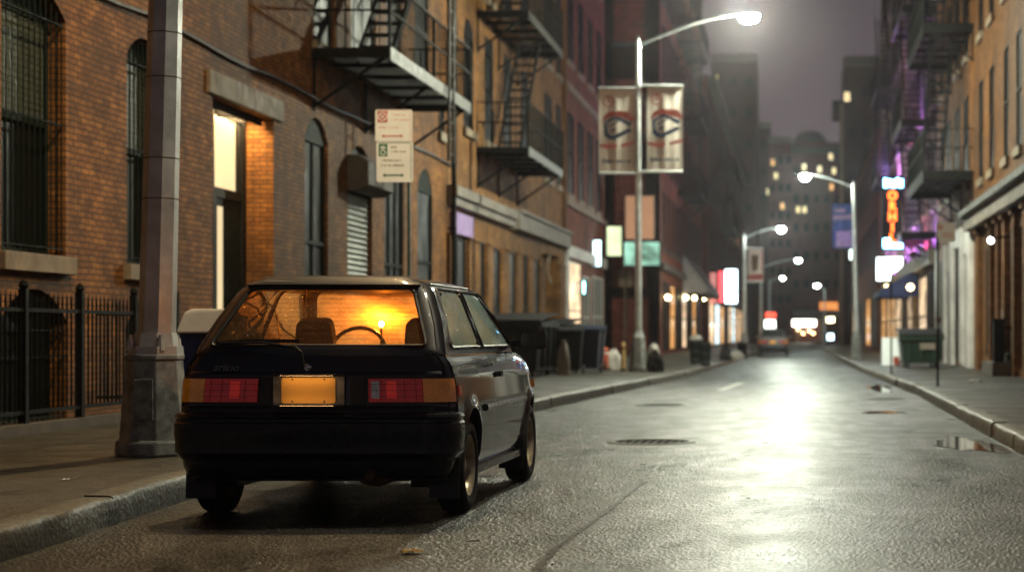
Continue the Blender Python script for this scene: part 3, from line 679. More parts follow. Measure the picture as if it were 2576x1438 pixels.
# ---- right-hand side
FR = Face('R', 4.7)
def ry(x): return UY(x, 4.7)
g = [(28.5, 30.5, .3, 3.4), (31.3, 33.3, .3, 3.4), (34.2, 36.2, .15, 3.2), (37.3, 38.6, .3, 3.3), (38.95, 40.35, .35, 3.35), (42.4, 43.0, .5, 3.3), (44.9, 45.5, .5, 3.2)]
ops = [(a, c, z0_, z1_, 0, .35) for a, c, z0_, z1_ in g]
up = [(38.2, 39.2), (40.6, 41.5), (43.6, 44.6), (46.2, 47.1), (35.5, 36.6), (32.2, 33.3)]
ops += [(a, c, z0_, z1_, 0, .25) for a, c in up for z0_, z1_ in ((5.0, 7.5), (8.7, 11.0))]
BR = building('orange_brick_building', 'orange brick building at the right edge with a grey ledge above its doors', FR, 25, 48.5, 16, 'brick_orange', ops)
for i, (a, c, z0_, z1_) in enumerate(g): window(FR, BR, a, c, z0_, z1_, .35, sill=None, frame='render_pale' if i == 4 else 'frame_black', mull=1 if i != 5 else 0, fw=.1, pane='pane_grey' if i == 4 else 'pane_dark')
for a, c in up:
    for z0_, z1_ in ((5.0, 7.5), (8.7, 11.0)): window(FR, BR, a, c, z0_, z1_, .25, sill='stone')
b = MB(); FR.box(b, 25.1, 48.4, 3.75, 4.1, .002, .3); b.build('shop_ledge', 'render_pale', BR)
b = MB(); FR.box(b, 25.1, 48.4, 4.1, 4.25, .002, .45); b.build('ledge_cap', 'iron_worn', BR)
for a, c in ((36.6, 37.1), (38.62, 38.92), (40.4, 40.8), (41.8, 42.1), (43.4, 43.7), (46.3, 46.8)):
    b = MB(); FR.box(b, a, c, .15, 3.6, .002, .13); FR.box(b, a - .04, c + .04, 3.6, 3.74, .002, .2); b.build('pilaster', 'brick_orange', BR)
t = thing('wall_notice', 'small white notice fixed to the orange brick, left of the dark porch', 'sign', (4.6, 41.6, 1.9))
b = MB(); FR.box(b, 41.2, 41.75, 1.35, 1.6, .003, .03); b.build('board', 'sign_white', t)
b = MB(); FR.box(b, 41.28, 41.5, 1.42, 1.53, .031, .034); FR.box(b, 41.55, 41.68, 1.5, 1.53, .031, .034); b.build('print', 'sign_ink', t)
t = thing('porch_lamp', 'small bright lamp under the ledge of the orange brick building', 'lamp', (4.4, 40.3, 3.2))
b = MB(); b.bar((4.7, 40.4, 3.2), (4.3, 40.4, 3.16), .05, .05); b.build('arm', 'iron', t)
b = MB(); b.lathe([(.001, -.05), (.05, -.02), (.06, .04), (.001, .08)], 12, Matrix.Translation((4.28, 40.4, 3.1))); b.build('bulb', emit('lamp_porch', (.9, .95, 1), 40), t)

ops = [(49.6, 50.9, .15, 3.2, 0, .3), (51.8, 54.2, .3, 3.5, 0, .3), (55.2, 56.8, .15, 3.0, 0, .3), (57.6, 59.8, .3, 3.4, 0, .3)]
up = [(50.1, 51.3), (53.0, 54.2), (55.9, 57.1), (58.6, 59.8)]
ops += [(a, c, z0_, z1_, 0, .25) for a, c in up for z0_, z1_ in ((5.2, 7.6), (8.7, 11.1), (12.2, 14.6))]
BQ = building('fire_escape_building', 'dim brown brick building on the right whose lower front is whitewashed', FR, 48.503, 61, 18, 'brick_brown', ops)
for a, c, z0_, z1_, _, _ in ops[:4]: window(FR, BQ, a, c, z0_, z1_, .3, sill=None, frame='frame_black', mull=1)
for a, c in up:
    for z0_, z1_ in ((5.2, 7.6), (8.7, 11.1), (12.2, 14.6)): window(FR, BQ, a, c, z0_, z1_, .25)
pieces(FR, BQ, 'whitewashed_pier', 'render_white', [(a, c, .15, h, .002, .12) for a, c, h in ((48.55, 49.5, 3.9), (51.0, 51.7, 4.0), (54.3, 55.1, 3.9), (56.9, 57.5, 3.8), (59.9, 60.8, 3.8))])
pieces(FR, BQ, 'whitewashed_panel', 'render_white', [(49.5, 50.98, 3.25, 4.0, .002, .08), (51.72, 54.28, 3.55, 4.05, .002, .08)])

ops = [(62 + i * 2.45, 63.3 + i * 2.45, z, z + 2.3, 0, .25) for i in range(7) for z in (5.4, 9.0, 12.6, 16.2)] + [(62.2, 65.2, .2, 3.2, 0, .3), (66.2, 70.2, .2, 3.2, 0, .3), (71.2, 73.2, .2, 3.2, 0, .3), (74.2, 77.2, .2, 3.2, 0, .3)]
BP = building('neon_lit_building', 'dark brick building on the right washed violet by added uplights', FR, 61.003, 79, 24, 'brick_violet_wash', ops)
for o in ops[:-4]: window(FR, BP, o[0], o[1], o[2], o[3], .25, sash=True)
for o, pn in zip(ops[-4:], ('pane_dark', 'lit_shop', 'lit_warm', 'lit_shop')): window(FR, BP, o[0], o[1], o[2], o[3], .3, sill=None, pane=pn, mull=2)
b = MB(); FR.box(b, 61.1, 78.9, 3.4, 3.9, .002, .3); b.build('shop_ledge', 'render_pale', BP)
ops = [(80.2 + i * 3.2, 81.8 + i * 3.2, z, z + 2.3, 0, .25) for i in range(6) for z in (5.4, 9.2, 13, 16.8)] + [(80.5, 84.5, .2, 3.2, 0, .3), (86, 92, .2, 3.2, 0, .3), (94, 99, .2, 3.2, 0, .3)]
BO = building('pale_front_building', 'grey rendered building on the right beyond the neon sign', Face('R', 4.6), 79.2, 101, 24, 'render_tan', ops)
FO = Face('R', 4.6)
for o in ops[:-3]: window(FO, BO, o[0], o[1], o[2], o[3], .25, sash=False)
for o, pn in zip(ops[-3:], ('lit_shop', 'lit_warm', 'lit_amber')): window(FO, BO, o[0], o[1], o[2], o[3], .3, sill=None, pane=pn, mull=2)
ops = [(103 + i * 6, 105.2 + i * 6, z, z + 2.4, 0, .2) for i in range(15) for z in (5.2, 9.2)] + [(102.5 + i * 9, 109 + i * 9, .3, 3.3, 0, .3) for i in range(10)]
F6 = Face('R', 4.5)
BN = building('far_shops', 'low dark row of shops far up the right side', F6, 101.2, 196, 12.5, 'brick_red', ops)
for o in ops[:-10]: window(F6, BN, o[0], o[1], o[2], o[3], .2, sash=False, sill=None)
for i, o in enumerate(ops[-10:]): window(F6, BN, o[0], o[1], o[2], o[3], .3, sill=None, mull=1, pane=('pane_dark', 'lit_amber', 'pane_dark', 'pane_dark', 'lit_shop', 'pane_dark', 'lit_amber', 'pane_dark', 'pane_dark', 'lit_cool')[i])
TW, F7 = tower('right_tower', 'black flat-topped tower behind the right-hand shops with two amber windows', XW(2125, 150), 8.5, 150, ZH(146, 150), 'brick_dark', [(2131, 230), (2131, 243)], 6, 4, litmats=['lit_yellow', 'lit_yellow'])
b = MB(); F7.box(b, XW(2094, 150), XW(2125, 150) - .05, ZH(298, 150), ZH(252, 150), 0, -2); b.bar((XW(2110, 150), 151, ZH(275, 150)), (XW(2130, 150), 151, ZH(275, 150)), .3, .3); b.build('roof_tank', 'iron', TW)
b = MB(); F7.box(b, XW(2112, 150), XW(2122, 150), .1, ZH(262, 150), .003, .3); b.build('corner_pipe', 'render_tan', TW)
b = MB()
b.box((30, -40, 0), (31, -39, 1)) if False else None
# ------------------------------------------------------------------ fire escapes
def fire_escape(label, F, ua, ub, levels, out=1.3, fascia=.2, ladder=None, stairdir=1, mat='iron', face_mat='iron_worn', so=.45, top_stair=True, gap=3.4, post=None):
    p = F((ua + ub) / 2, levels[0], 0); t = thing('fire_escape', label, 'fire escape', (p.x, p.y, levels[0]), group=None)
    for li, z in enumerate(levels):
        b = MB()
        F.box(b, ua, ub, z - fascia, z + .02, out - .02, out); b.build('fascia', face_mat, t)
        b = MB()
        F.box(b, ua, ua + .05, z - fascia * .8, z, .02, out - .02); F.box(b, ub - .05, ub, z - fascia * .8, z, .02, out - .02)
        n = int(out / .075)
        for i in range(n): o = .04 + (out - .1) * i / n; b.bar(F(ua + .05, z - .02, o), F(ub - .05, z - .02, o), .03, .025)
        k = max(2, int((ub - ua) / 1.3))
        for i in range(k + 1):
            u = ua + .1 + (ub - ua - .2) * i / k; b.bar(F(u, z - .07, 0), F(u, z - .07, out - .02), .06, .07)
        b.build('platform', mat, t)
        for u in (ua + .12, (ua + ub) / 2, ub - .12): b = MB(); b.bar(F(u, z - .14, out - .12), F(u, z - .95, .01), .04, .05); b.bar(F(u, z - .1, .03), F(u, z - 1.0, .03), .04, .04); b.build('bracket', mat, t)
        b = MB(); rh = 1.1
        for zz in (z + rh, z + rh * .55): b.bar(F(ua, zz, out - .02), F(ub, zz, out - .02), .035, .03)
        for e in (ua, ub):
            for zz in (z + rh, z + rh * .55): b.bar(F(e, zz, .02), F(e, zz, out - .02), .03, .03)
        for i in range(int((ub - ua) / .14) + 1):
            u = ua + .14 * i; b.tube(F(u, z, out - .02), F(u, z + rh, out - .02), .008, n=4, caps=False)
        for e in (ua, ub):
            for i in range(1, int(out / .14)): b.tube(F(e, z, .14 * i), F(e, z + rh, .14 * i), .008, n=4, caps=False)
        for u in (ua, (ua + ub) / 2, ub): b.bar(F(u, z, out - .02), F(u, z + rh, out - .02), .045, .045)
        b.build('railing', mat, t)
    lv = list(levels) + ([levels[-1] + gap] if top_stair else [])
    for za, zb in zip(lv, lv[1:]):
        b = MB(); m = ub - ua
        u0_, u1_ = (ua + m * .18, ua + m * .72) if stairdir > 0 else (ua + m * .75, ua + m * .2)
        for o in (so, so + .55): b.bar(F(u0_, za, o), F(u1_, zb, o), .05, .16); b.bar(F(u0_, za + .85, o), F(u1_, zb + .85, o), .025, .025)
        k = int((zb - za) / .24)
        for i in range(1, k): f = i / k; F.box(b, u0_ + (u1_ - u0_) * f - .11, u0_ + (u1_ - u0_) * f + .11, za + (zb - za) * f - .015, za + (zb - za) * f + .02, so, so + .55)
        b.build('stair', mat, t)
    if ladder:
        u, z0_, z1_ = ladder; b = MB()
        for o in (out + .03, out + .03): pass
        for du in (-.22, .22): b.tube(F(u + du, z0_, out + .06), F(u + du, z1_, out + .06), .028, n=6)
        k = int((z1_ - z0_) / .3)
        for i in range(k): z = z0_ + .15 + i * .3; b.tube(F(u - .22, z, out + .06), F(u + .22, z, out + .06), .014, n=5)
        b.build('drop_ladder', face_mat, t)
    return t
fire_escape('long iron balcony on the brown brick building above the parking sign', FL, 29.7, 37.0, [5.7], 1.3, .2, ladder=(34.6, 4.3, 8.6), stairdir=1, gap=3.3)
fire_escape('two-level iron fire escape on the ochre building', FL, 45.0, 51.6, [5.65, 9.0], 1.3, .2, stairdir=1, so=.35, ladder=None)
fire_escape('dim fire escape high on the red brick building beyond the alley', FR4, 92, 99, [8.2, 12.0, 15.8], 1.2, .2)
fire_escape('tall faint fire escape on the far left terrace', F5, 128, 140, [8.6, 12.4], 1.2, .25, top_stair=False)
fire_escape('black fire escape on the right-hand brown brick building', FR, 48.6, 55.6, [5.4, 9.3], 1.35, .3, face_mat='iron', stairdir=-1, so=.45, gap=3.8)
fire_escape('tall black fire escape on the violet-lit building beside the neon sign', FR, 61.6, 67.5, [4.5, 8.3, 12.1], 1.2, .3, stairdir=1, gap=3.8)
fire_escape('narrow fire escape on the grey rendered front beyond the neon sign', FO, 80.5, 86.5, [8.0, 11.9], 1.1, .25, stairdir=1, gap=3.8)

# ------------------------------------------------------------------ iron railings on the left pavement
def railing():
    X = -7.0; t = thing('iron_railings', 'black iron railings with spiked bars in front of the brown brick building', 'fence', (X, 17, .15))
    b = MB(); y0, y1 = 10.5, 20.6
    n = int((y1 - y0) / .105)
    for i in range(n + 1):
        y = y0 + i * .105; b.tube((X, y, .32), (X, y, 1.36), .0095, n=6, caps=False); b.tube((X, y, 1.36), (X, y, 1.44), .0095, .001, n=6)
    b.build('bars', 'iron', t)
    for z in (1.27, .34):
        b = MB(); b.box((X - .02, y0, z - .018), (X + .02, y1, z + .018)); b.build('rail', 'iron', t)
    for y in (12.2, 14.1, 15.6, 16.55, 17.85, 19.3, 20.6):
        b = MB(); b.box((X - .035, y - .035, .15), (X + .035, y + .035, 1.46)); b.lathe([(.03, 0), (.045, .03), (.03, .07), (.001, .09)], 10, Matrix.Translation((X, y, 1.46))); b.build('post', 'iron', t)
    b = MB(); b.bar((X, y1, 1.27), (-7.88, y1, 1.27), .03, .03); b.bar((X, y1, .34), (-7.88, y1, .34), .03, .03)
    for i in range(1, 8): b.tube((X - .11 * i, y1, .3), (X - .11 * i, y1, 1.4), .009, n=5)
    b.build('return_panel', 'iron', t)
    b = MB(); b.box((X - .09, y0, .148), (X + .09, y1, .24)); b.build('base', 'stone_dark', t)
railing()

# ------------------------------------------------------------------ street lamps
def octa(b, x, y, z0, z1, r0, r1, dx=0, dy=0): b.tube((x, y, z0), (x + dx, y + dy, z1), r0, r1, n=8)
def lamp(x, y, top, hx, hy, hz, label, mat='galv', e='lamp_white', base='cone', size=.5, z0=.15, lean=0, r0=.095, arm=True):
    t = thing('street_lamp', label, 'street lamp', (x, y, z0), group='street lamps along the road')
    b = MB(); octa(b, x, y, z0 + .9, top, r0, r0 * .62, lean); b.tube((x + lean, y, top), (x + lean, y, top + .12), r0 * .5, .01, n=8); b.build('pole', mat, t, smooth=True, angle=30)
    b = MB(); b.tube((x, y, z0), (x, y, z0 + .1), r0 * 2.6, n=8); b.tube((x, y, z0 + .1), (x, y, z0 + .82), r0 * 2.3, r0 * 1.75, n=8); b.tube((x, y, z0 + .82), (x, y, z0 + .98), r0 * 1.75, r0 * 1.05, n=8); b.build('base', 'galv_dirty', t)
    if arm:
        b = MB(); x1 = x + lean; pts = [Vector((x1, y, top - .12))]
        for i in range(1, 9):
            f = i / 8; pts.append(Vector((x1 + (hx - x1) * f, y + (hy - y) * f, top - .12 + (hz - top + .14) * min(1, 1.5 * f - .5 * f ** 3 * 1.0))))
        b.path(pts, .032, 8); b.build('arm', mat, t, smooth=True)
        d = Vector((hx - x1, hy - y, 0)).normalized(); s = size
        b = MB(); Mt = Matrix.Translation((hx, hy, hz)) @ Matrix.Rotation(math.atan2(d.y, d.x), 4, 'Z') @ Matrix.Diagonal((1, .45, .55, 1))
        b.lathe([(s * .05, .16), (s * .3, .15), (s * .55, .08), (s * .6, 0), (s * .55, -.02)], 18, Mt); b.build('lamp_head', 'galv_dirty', t, smooth=True)
        b = MB(); b.lathe([(s * .54, -.02), (s * .52, -.16), (s * .36, -.30), (.001, -.36)], 18, Mt); b.build('lens', e, t, smooth=True)
    return t
emit('lamp_main', (.97, 1, .78), 6000); emit('lamp_back_fill', (.90, 1, .85), 330); emit('lamp_mid', (.90, 1, .84), 2600); emit('lamp_far', (.85, 1, .88), 300); emit('lamp_near', (1, .90, .64), 900); emit('lamp_sodium', (1, .69, .34), 1800)
lamp(-3.82, 44, 8.1, XW(1885, 44), 43.8, ZH(52, 44) + .1, 'tall grey street lamp carrying two cream banners, its head glaring over the road', e='lamp_main', size=.44)
lamp(2.12, 65, ZH(462, 65), XW(2025, 65), 65, ZH(440, 65), 'grey street lamp on the right pavement carrying a blue banner', e='lamp_mid', size=.29, lean=-.12)
lamp(-2.45, 85, ZH(592, 85), XW(1965, 85), 85, ZH(573, 85), 'small street lamp in the middle distance on the left with a pale banner', e='lamp_mid', size=.27)
lamp(-2.4, 122, ZH(668, 122), XW(2008, 122), 122, ZH(652, 122), 'far street lamp above the road, third up on the left', e='lamp_far', size=.30)
lamp(2.0, 132, ZH(728, 132), XW(2055, 132), 132, ZH(716, 132), 'far street lamp, low on the right before the end of the street', e='lamp_far', size=.30)
lamp(-2.4, 160, ZH(706, 160), XW(1969, 160), 160, ZH(697, 160), 'farthest street lamp, a dim disc left of the road end', e='lamp_far', size=.28)
# lamps just outside the frame; the one behind the camera is added
lamp(2.45, 14.2, 8.3, .25, 14.0, 8.7, 'street lamp on the right pavement level with the parked car', e='lamp_near', size=.55)
lamp(2.45, -16, 8.3, .2, -16, 8.7, 'added street lamp on the right pavement, unseen behind the camera', e='lamp_back_fill', size=.5)
# near octagonal pole with its transformer base, sodium head out over the railings
x, y = -4.78, 13.6
t = thing('lamp_post', 'thick octagonal metal lamp post on a tapered base, left of the parked car', 'street lamp', (x, y, .15))
b = MB(); octa(b, x + .02, y, 1.05, 9.6, .135, .085, .22); b.build('pole', 'galv', t, smooth=True, angle=25)
b = MB(); octa(b, x, y, .26, .86, .25, .205); octa(b, x, y, .86, .90, .215, .215); b.build('base', 'galv_dirty', t, bevel=.008)
b = MB(); octa(b, x, y, .15, .27, .285, .275); b.build('plinth', 'galv_dirty', t, bevel=.02)
b = MB(); octa(b, x + .01, y, .90, .96, .20, .195); octa(b, x + .01, y, .96, 1.06, .165, .15)
for i in range(4):
    a = R(45 * 2 * i + 35); b.tube((x + .17 * math.cos(a), y + .17 * math.sin(a), .93), (x + .17 * math.cos(a), y + .17 * math.sin(a), 1.02), .035, .02, n=8); b.tube((x + .17 * math.cos(a), y + .17 * math.sin(a), .99), (x + .17 * math.cos(a), y + .17 * math.sin(a), 1.045), .014, n=6)
b.build('collar', 'galv', t)
b = MB(); b.box((x - .07, y - .235, .42), (x + .07, y - .215, .72)); b.build('access_door', 'galv_dirty', t, bevel=.004)
for z in (2.05, 2.35, 2.95, 3.28):
    b = MB(); k = (z - 1.05) / 8.55; b.tube((x + .02 + .22 * k, y, z), (x + .02 + .22 * k, y, z + .007), .137 - .05 * k, n=8); b.build('steel_strap', 'rust', t)
b = MB(); pts = [Vector((x + .24 + (.9) * f, y + 3.6 * f, 9.4 + .5 * (1 - (1 - f) ** 2))) for f in [i / 8 for i in range(9)]]; b.path(pts, .035); b.build('arm', 'galv', t)
Mt = Matrix.Translation((x + 1.14, y + 3.7, 9.85)) @ Matrix.Rotation(R(76), 4, 'Z') @ Matrix.Diagonal((1, .45, .55, 1))
b = MB(); b.lathe([(.03, .16), (.17, .15), (.3, .08), (.34, 0), (.31, -.02)], 18, Mt); b.build('lamp_head', 'galv_dirty', t, smooth=True)
b = MB(); b.lathe([(.30, -.02), (.27, -.12), (.17, -.19), (.001, -.22)], 18, Mt); b.build('lens', 'lamp_sodium', t, smooth=True)

# banners
def banner(label, x0, x1, y0, y1, Y, pole_x, kind='cream', grp=None):
    X0, X1, Z0, Z1 = XW(x0, Y), XW(x1, Y), ZH(y1, Y), ZH(y0, Y); W, H = X1 - X0, Z1 - Z0
    t = thing('street_banner', label, 'banner', ((X0 + X1) / 2, Y, Z0), group=grp)
    sheet = {'cream': 'banner_cloth', 'blue': 'banner_blue', 'pale': 'banner_cloth'}[kind]
    b = MB()
    def fn(u, v): return (X0 + W * u, Y + .008 * math.sin(u * 9) * math.sin(v * 3.1) + .003 * math.sin(u * 21 + 1), Z0 + H * v)
    b.grid(fn, 16, 8); b.grid(lambda u, v: tuple(Vector(fn(u, v)) + Vector((0, .012, 0))), 16, 8); b.build('cloth', sheet, t, smooth=True)
    for z in (Z0, Z1): b = MB(); b.tube((min(X0, pole_x), Y, z), (max(X1, pole_x), Y, z), .028, n=8); b.build('bracket_arm', 'galv' if kind != 'blue' else 'iron', t)
    yo = Y - .045
    def ring(b, cx, cz, r, w_, n=20):
        for i in range(n):
            a, c = 2 * math.pi * i / n, 2 * math.pi * (i + 1) / n
            b.add([(cx + rr * math.cos(q), yo, cz + rr * math.sin(q)) for rr, q in ((r, a), (r, c), (r - w_, c), (r - w_, a))], [(0, 1, 2, 3)])
    def P(u, v): return (X0 + W * u, yo, Z0 + H * (1 - v))
    if kind == 'cream':
        b = MB(); ring(b, X0 + W * .27, Z0 + H * .84, .14, .035); b.add([P(.2, .15), P(.34, .15), P(.34, .17), P(.2, .17)], [(0, 1, 2, 3)]); b.add([P(.23, .12), P(.31, .12), P(.31, .135), P(.23, .135)], [(0, 1, 2, 3)]); b.build('emblem', 'banner_rust', t)
        b = MB(); up_ = [(.10, .37), (.2, .30), (.35, .275), (.6, .27), (.85, .28), (.98, .35)]; lo_ = [(.12, .395), (.3, .345), (.42, .335), (.6, .345), (.8, .37), (.98, .40)]
        for (a, c), (d, e) in zip(zip(up_, lo_), zip(up_[1:], lo_[1:])): b.add([P(*a), P(*c), P(*e), P(*d)], [(0, 1, 2, 3)])
        b.build('red_arc', 'banner_rust', t)
        b = MB(); hexo = [(.14, .40), (.45, .33), (.62, .35), (.96, .41), (.96, .50), (.45, .605), (.25, .60), (.15, .56)]; hexi = [(.23, .42), (.43, .37), (.60, .39), (.86, .455), (.84, .475), (.45, .55), (.33, .56), (.24, .51)]
        for i in range(8):
            if i in (3,): continue
            j = (i + 1) % 8; yo_ = -.002; b.add([P(*hexo[i]), P(*hexo[j]), P(*hexi[j]), P(*hexi[i])], [(0, 1, 2, 3)])
        b.add([P(.27, .445), P(.29, .46), P(.58, .395), P(.56, .38)], [(0, 1, 2, 3)]); b.add([P(.33, .49), P(.45, .47), P(.47, .50), P(.35, .52)], [(0, 1, 2, 3)])
        b = b.build('blue_hexagon', 'banner_navy', t)
        b = MB(); b.add([P(.02, .66), P(.5, .66), P(.5, .705), P(.3, .72), P(.02, .69)], [(0, 1, 2, 3, 4)]); b.add([P(.62, .66), P(.98, .62), P(.98, .66), P(.64, .695)], [(0, 1, 2, 3)]); b.build('pink_stripe', 'banner_pink', t)
        b = MB(); r_ = random.Random(2); u = .10
        while u < .88:
            q = r_.uniform(.03, .06); h = r_.uniform(.018, .032) if u < .34 else r_.uniform(.006, .022); b.add([P(u, .865 - h), P(u + q, .865 - h), P(u + q, .865 + h * .6), P(u, .865 + h * .6)], [(0, 1, 2, 3)]); u += q + .015
        b.build('print_line', 'banner_navy', t)
    elif kind == 'blue':
        b = MB(); b.add([P(.1, .12), P(.62, .12), P(.62, .2), P(.1, .2)], [(0, 1, 2, 3)]); b.add([P(.03, .27), P(.97, .24), P(.97, .34), P(.03, .37)], [(0, 1, 2, 3)]); b.add([P(.2, .62), P(.9, .6), P(.95, .95), P(.15, .97)], [(0, 1, 2, 3)]); b.build('print', 'banner_lilac', t)
    else:
        b = MB(); b.add([P(.2, .2), P(.7, .2), P(.65, .65), P(.25, .7)], [(0, 1, 2, 3)]); b.build('print', 'render_tan', t)
        b = MB(); b.add([P(.02, .80), P(.98, .76), P(.98, .98), P(.02, .98)], [(0, 1, 2, 3)]); b.add([P(.88, .02), P(.97, .02), P(.97, .7), P(.88, .7)], [(0, 1, 2, 3)]); b.build('stripe', 'banner_pink', t)
banner('left of the two cream banners with a blue hexagon, hung from the tall lamp', 1507, 1596, 222, 436, 43.95, -3.8, 'cream', 'cream banners')
banner('right of the two cream banners with a blue hexagon, hung from the tall lamp', 1628, 1718, 216, 432, 43.95, -3.8, 'cream', 'cream banners')
banner('blue and lilac banner on the right-hand street lamp', 2094, 2146, 511, 626, 65, 2.05, 'blue')
banner('small pale banner on the distant left street lamp', 1882, 1920, 624, 708, 85, -2.45, 'pale')

# ------------------------------------------------------------------ signs
def rrect(x0, x1, z0, z1, y, r=.025, n=4):
    pts = []
    for cx, cz, a0 in ((x1 - r, z1 - r, 0), (x0 + r, z1 - r, 90), (x0 + r, z0 + r, 180), (x1 - r, z0 + r, 270)):
        for i in range(n + 1): a = R(a0 + 90 * i / n); pts.append((cx + r * math.cos(a), y, cz + r * math.sin(a)))
    return pts
def parking_sign(Y=21.0):
    xc = XW(1029, Y + .05); t = thing('parking_sign', 'two white parking rule plates, red over green, on a post behind the car', 'sign', (xc, Y + .05, .15))
    b = MB(); b.bar((xc, Y + .05, .15), (xc + .0, Y + .05, ZH(278, Y)), .05, .03); b.build('post', 'paint_green', t)
    for nm, (x0, x1, y0, y1) in (('upper', (944, 1037, 276, 356)), ('lower', (947, 1039, 357, 458))):
        X0, X1, Z0, Z1 = XW(x0, Y), XW(x1, Y), ZH(y1, Y), ZH(y0, Y); red = nm == 'upper'
        b = MB(); b.prism(rrect(X0, X1, Z0, Z1, Y), (0, .006, 0)); p = b.build('sign_plate', 'sign_white', t)
        W, H = X1 - X0, Z1 - Z0; yo = Y - .002
        def q(b, u0, u1, v0, v1, o=0): b.add([(X0 + W * u, yo - o, Z1 - H * v) for u, v in ((u0, v0), (u1, v0), (u1, v1), (u0, v1))], [(0, 1, 2, 3)])
        ink = 'sign_red' if red else 'sign_green'
        b = MB(); q(b, .06, .33, .05, .40) if red else q(b, .06, .30, .05, .36); b.build('symbol_square', ink, p)
        b = MB(); cx, cz = X0 + W * (.195 if red else .18), Z1 - H * (.225 if red else .2)
        def ring(r, w_, zc=cz):
            for i in range(16):
                a, c = 2 * math.pi * i / 16, 2 * math.pi * (i + 1) / 16; b.add([(cx + rr * math.cos(s), yo - .0015, zc + rr * math.sin(s)) for rr, s in ((r, a), (r, c), (r - w_, c), (r - w_, a))], [(0, 1, 2, 3)])
        if red:
            ring(.052, .012); b.bar((cx - .035, yo - .0015, cz + .035), (cx + .035, yo - .0015, cz - .035), .01, .001, (0, 1, 0)); b.bar((cx - .02, yo - .0015, cz - .02), (cx + .02, yo - .0015, cz + .02), .012, .001, (0, 1, 0))
        else:
            ring(.033, .012, cz - .03); ring(.022, .010, cz + .028); b.add([(cx + a, yo - .0015, cz + c) for a, c in ((-.04, .018), (.04, .018), (.03, .032), (-.03, .032))], [(0, 1, 2, 3)])
        b.build('symbol', 'sign_white', p)
        b = MB(); r_ = random.Random(11 if red else 12)
        lines = ([(.45, .80, .16, .06), (.42, .92, .32, .045), (.10, .62, .55, .07)] if red else [(.40, .54, .13, .06), (.40, .80, .24, .05), (.13, .66, .46, .055), (.13, .78, .58, .06)])
        for u0, u1, v, h in lines:
            u = u0
            while u < u1:
                wd = r_.uniform(.014, .034); hh = h * r_.uniform(.55, 1); q(b, u, u + wd, v + h / 2 - hh, v + h / 2)
                u += wd + (.012 if r_.random() < .8 else .05)
        b.build('lettering', 'sign_redpale' if red else 'sign_ink', p)
        b = MB(); va = .83; q(b, .20, .72, va - .018, va + .018)
        for s, u in ((-1, .17), (1, .75)): b.add([(X0 + W * (u), yo, Z1 - H * va), (X0 + W * (u - s * .07), yo, Z1 - H * (va - .055)), (X0 + W * (u - s * .07), yo, Z1 - H * (va + .055))], [(0, 1, 2)])
        b.build('arrow', ink, p)
        b = MB(); e = .02; c = 'sign_redpale' if red else 'sign_green'
        for u0, u1, v0, v1 in ((.06, .94, .015, .028), (.94, .955, .06, .94)): q(b, u0, u1, v0, v1)
        b.build('border', c, p)
parking_sign()
def small_post_sign(label, xp, ybase, ytop, plate=None, wdt=.06, mat='iron'):
    Y = (CH - .15) * FPX / (ybase - VY); X = XW(xp, Y); t = thing('sign_post', label, 'sign', (X, Y, .15))
    b = MB(); b.bar((X, Y, .15), (X, Y, ZH(ytop, Y)), wdt, .04); b.build('post', mat, t)
    b = MB(); b.bar((X, Y - .03, ZH(798, Y)), (X, Y - .03, ZH(812, Y)), .1, .06); b.build('clamp', 'rust', t)
    if plate:
        x0, x1, y0, y1 = plate; b = MB(); b.prism(rrect(XW(x0, Y), XW(x1, Y), ZH(y1, Y), ZH(y0, Y), Y - .03), (0, .006, 0)); p = b.build('sign_plate', 'sign_white', t)
        b = MB(); W = XW(x1, Y) - XW(x0, Y)
        b.box((XW(x0, Y) + .02, Y - .034, ZH(y0 + 18, Y)), (XW(x0, Y) + .1, Y - .032, ZH(y0 + 5, Y)))
        for k in (26, 33): b.box((XW(x0, Y) + .1, Y - .034, ZH(y0 + k + 3, Y)), (XW(x1, Y) - .05, Y - .032, ZH(y0 + k, Y)))
        b.build('print', 'sign_redpale', p)
    return t
small_post_sign('dark post with a small white notice plate on the right pavement', 2359, 972, 600, (2356, 2403, 560, 608))
small_post_sign('thin dark post without plate before the green dumpster', 2242, 940, 690)

# neon blade sign
YN = 64.0
t = thing('neon_sign', 'vertical neon sign with orange letters between two cyan neon caps', 'sign', (XW(2245, YN), YN, ZH(630, YN)))
b = MB(); b.box((XW(2218, YN), YN, ZH(628, YN)), (XW(2270, YN), YN + .22, ZH(446, YN))); b.build('cabinet', 'frame_black', t, bevel=.02)
for y in (470, 600): b = MB(); b.bar((XW(2270, YN), YN + .1, ZH(y, YN)), (4.7, YN + .1, ZH(y, YN)), .06, .06); b.build('bracket', 'iron', t)
emit('neon_orange', (1, .13, .015), 6); emit('neon_cyan', (.20, .62, 1), 16); emit('neon_violet', (.45, .22, 1), 14); emit('neon_magenta', (1, .10, .42), 14)
for i, ch in enumerate('ORHIL'):
    y = 493 + i * 26.5; text('neon_letter', ch, 'neon_orange', t, (XW(2245, YN), YN - .03, ZH(y, YN)), .40, .02, bev=.02)
b = MB()
for i in range(5): x = 2223 + i * 10; b.box((XW(x, YN), YN - .05, ZH(472 - (i % 2) * 2, YN)), (XW(x + 8, YN), YN - .01, ZH(449 + (i % 3) * 2, YN)))
b.build('upper_neon', 'neon_cyan', t)
b = MB(); b.box((XW(2222, YN), YN - .05, ZH(624, YN)), (XW(2270, YN), YN - .01, ZH(612, YN))); b.box((XW(2222, YN), YN - .05, ZH(612, YN)), (XW(2238, YN), YN - .01, ZH(600, YN))); b.build('lower_neon', 'neon_cyan', t)
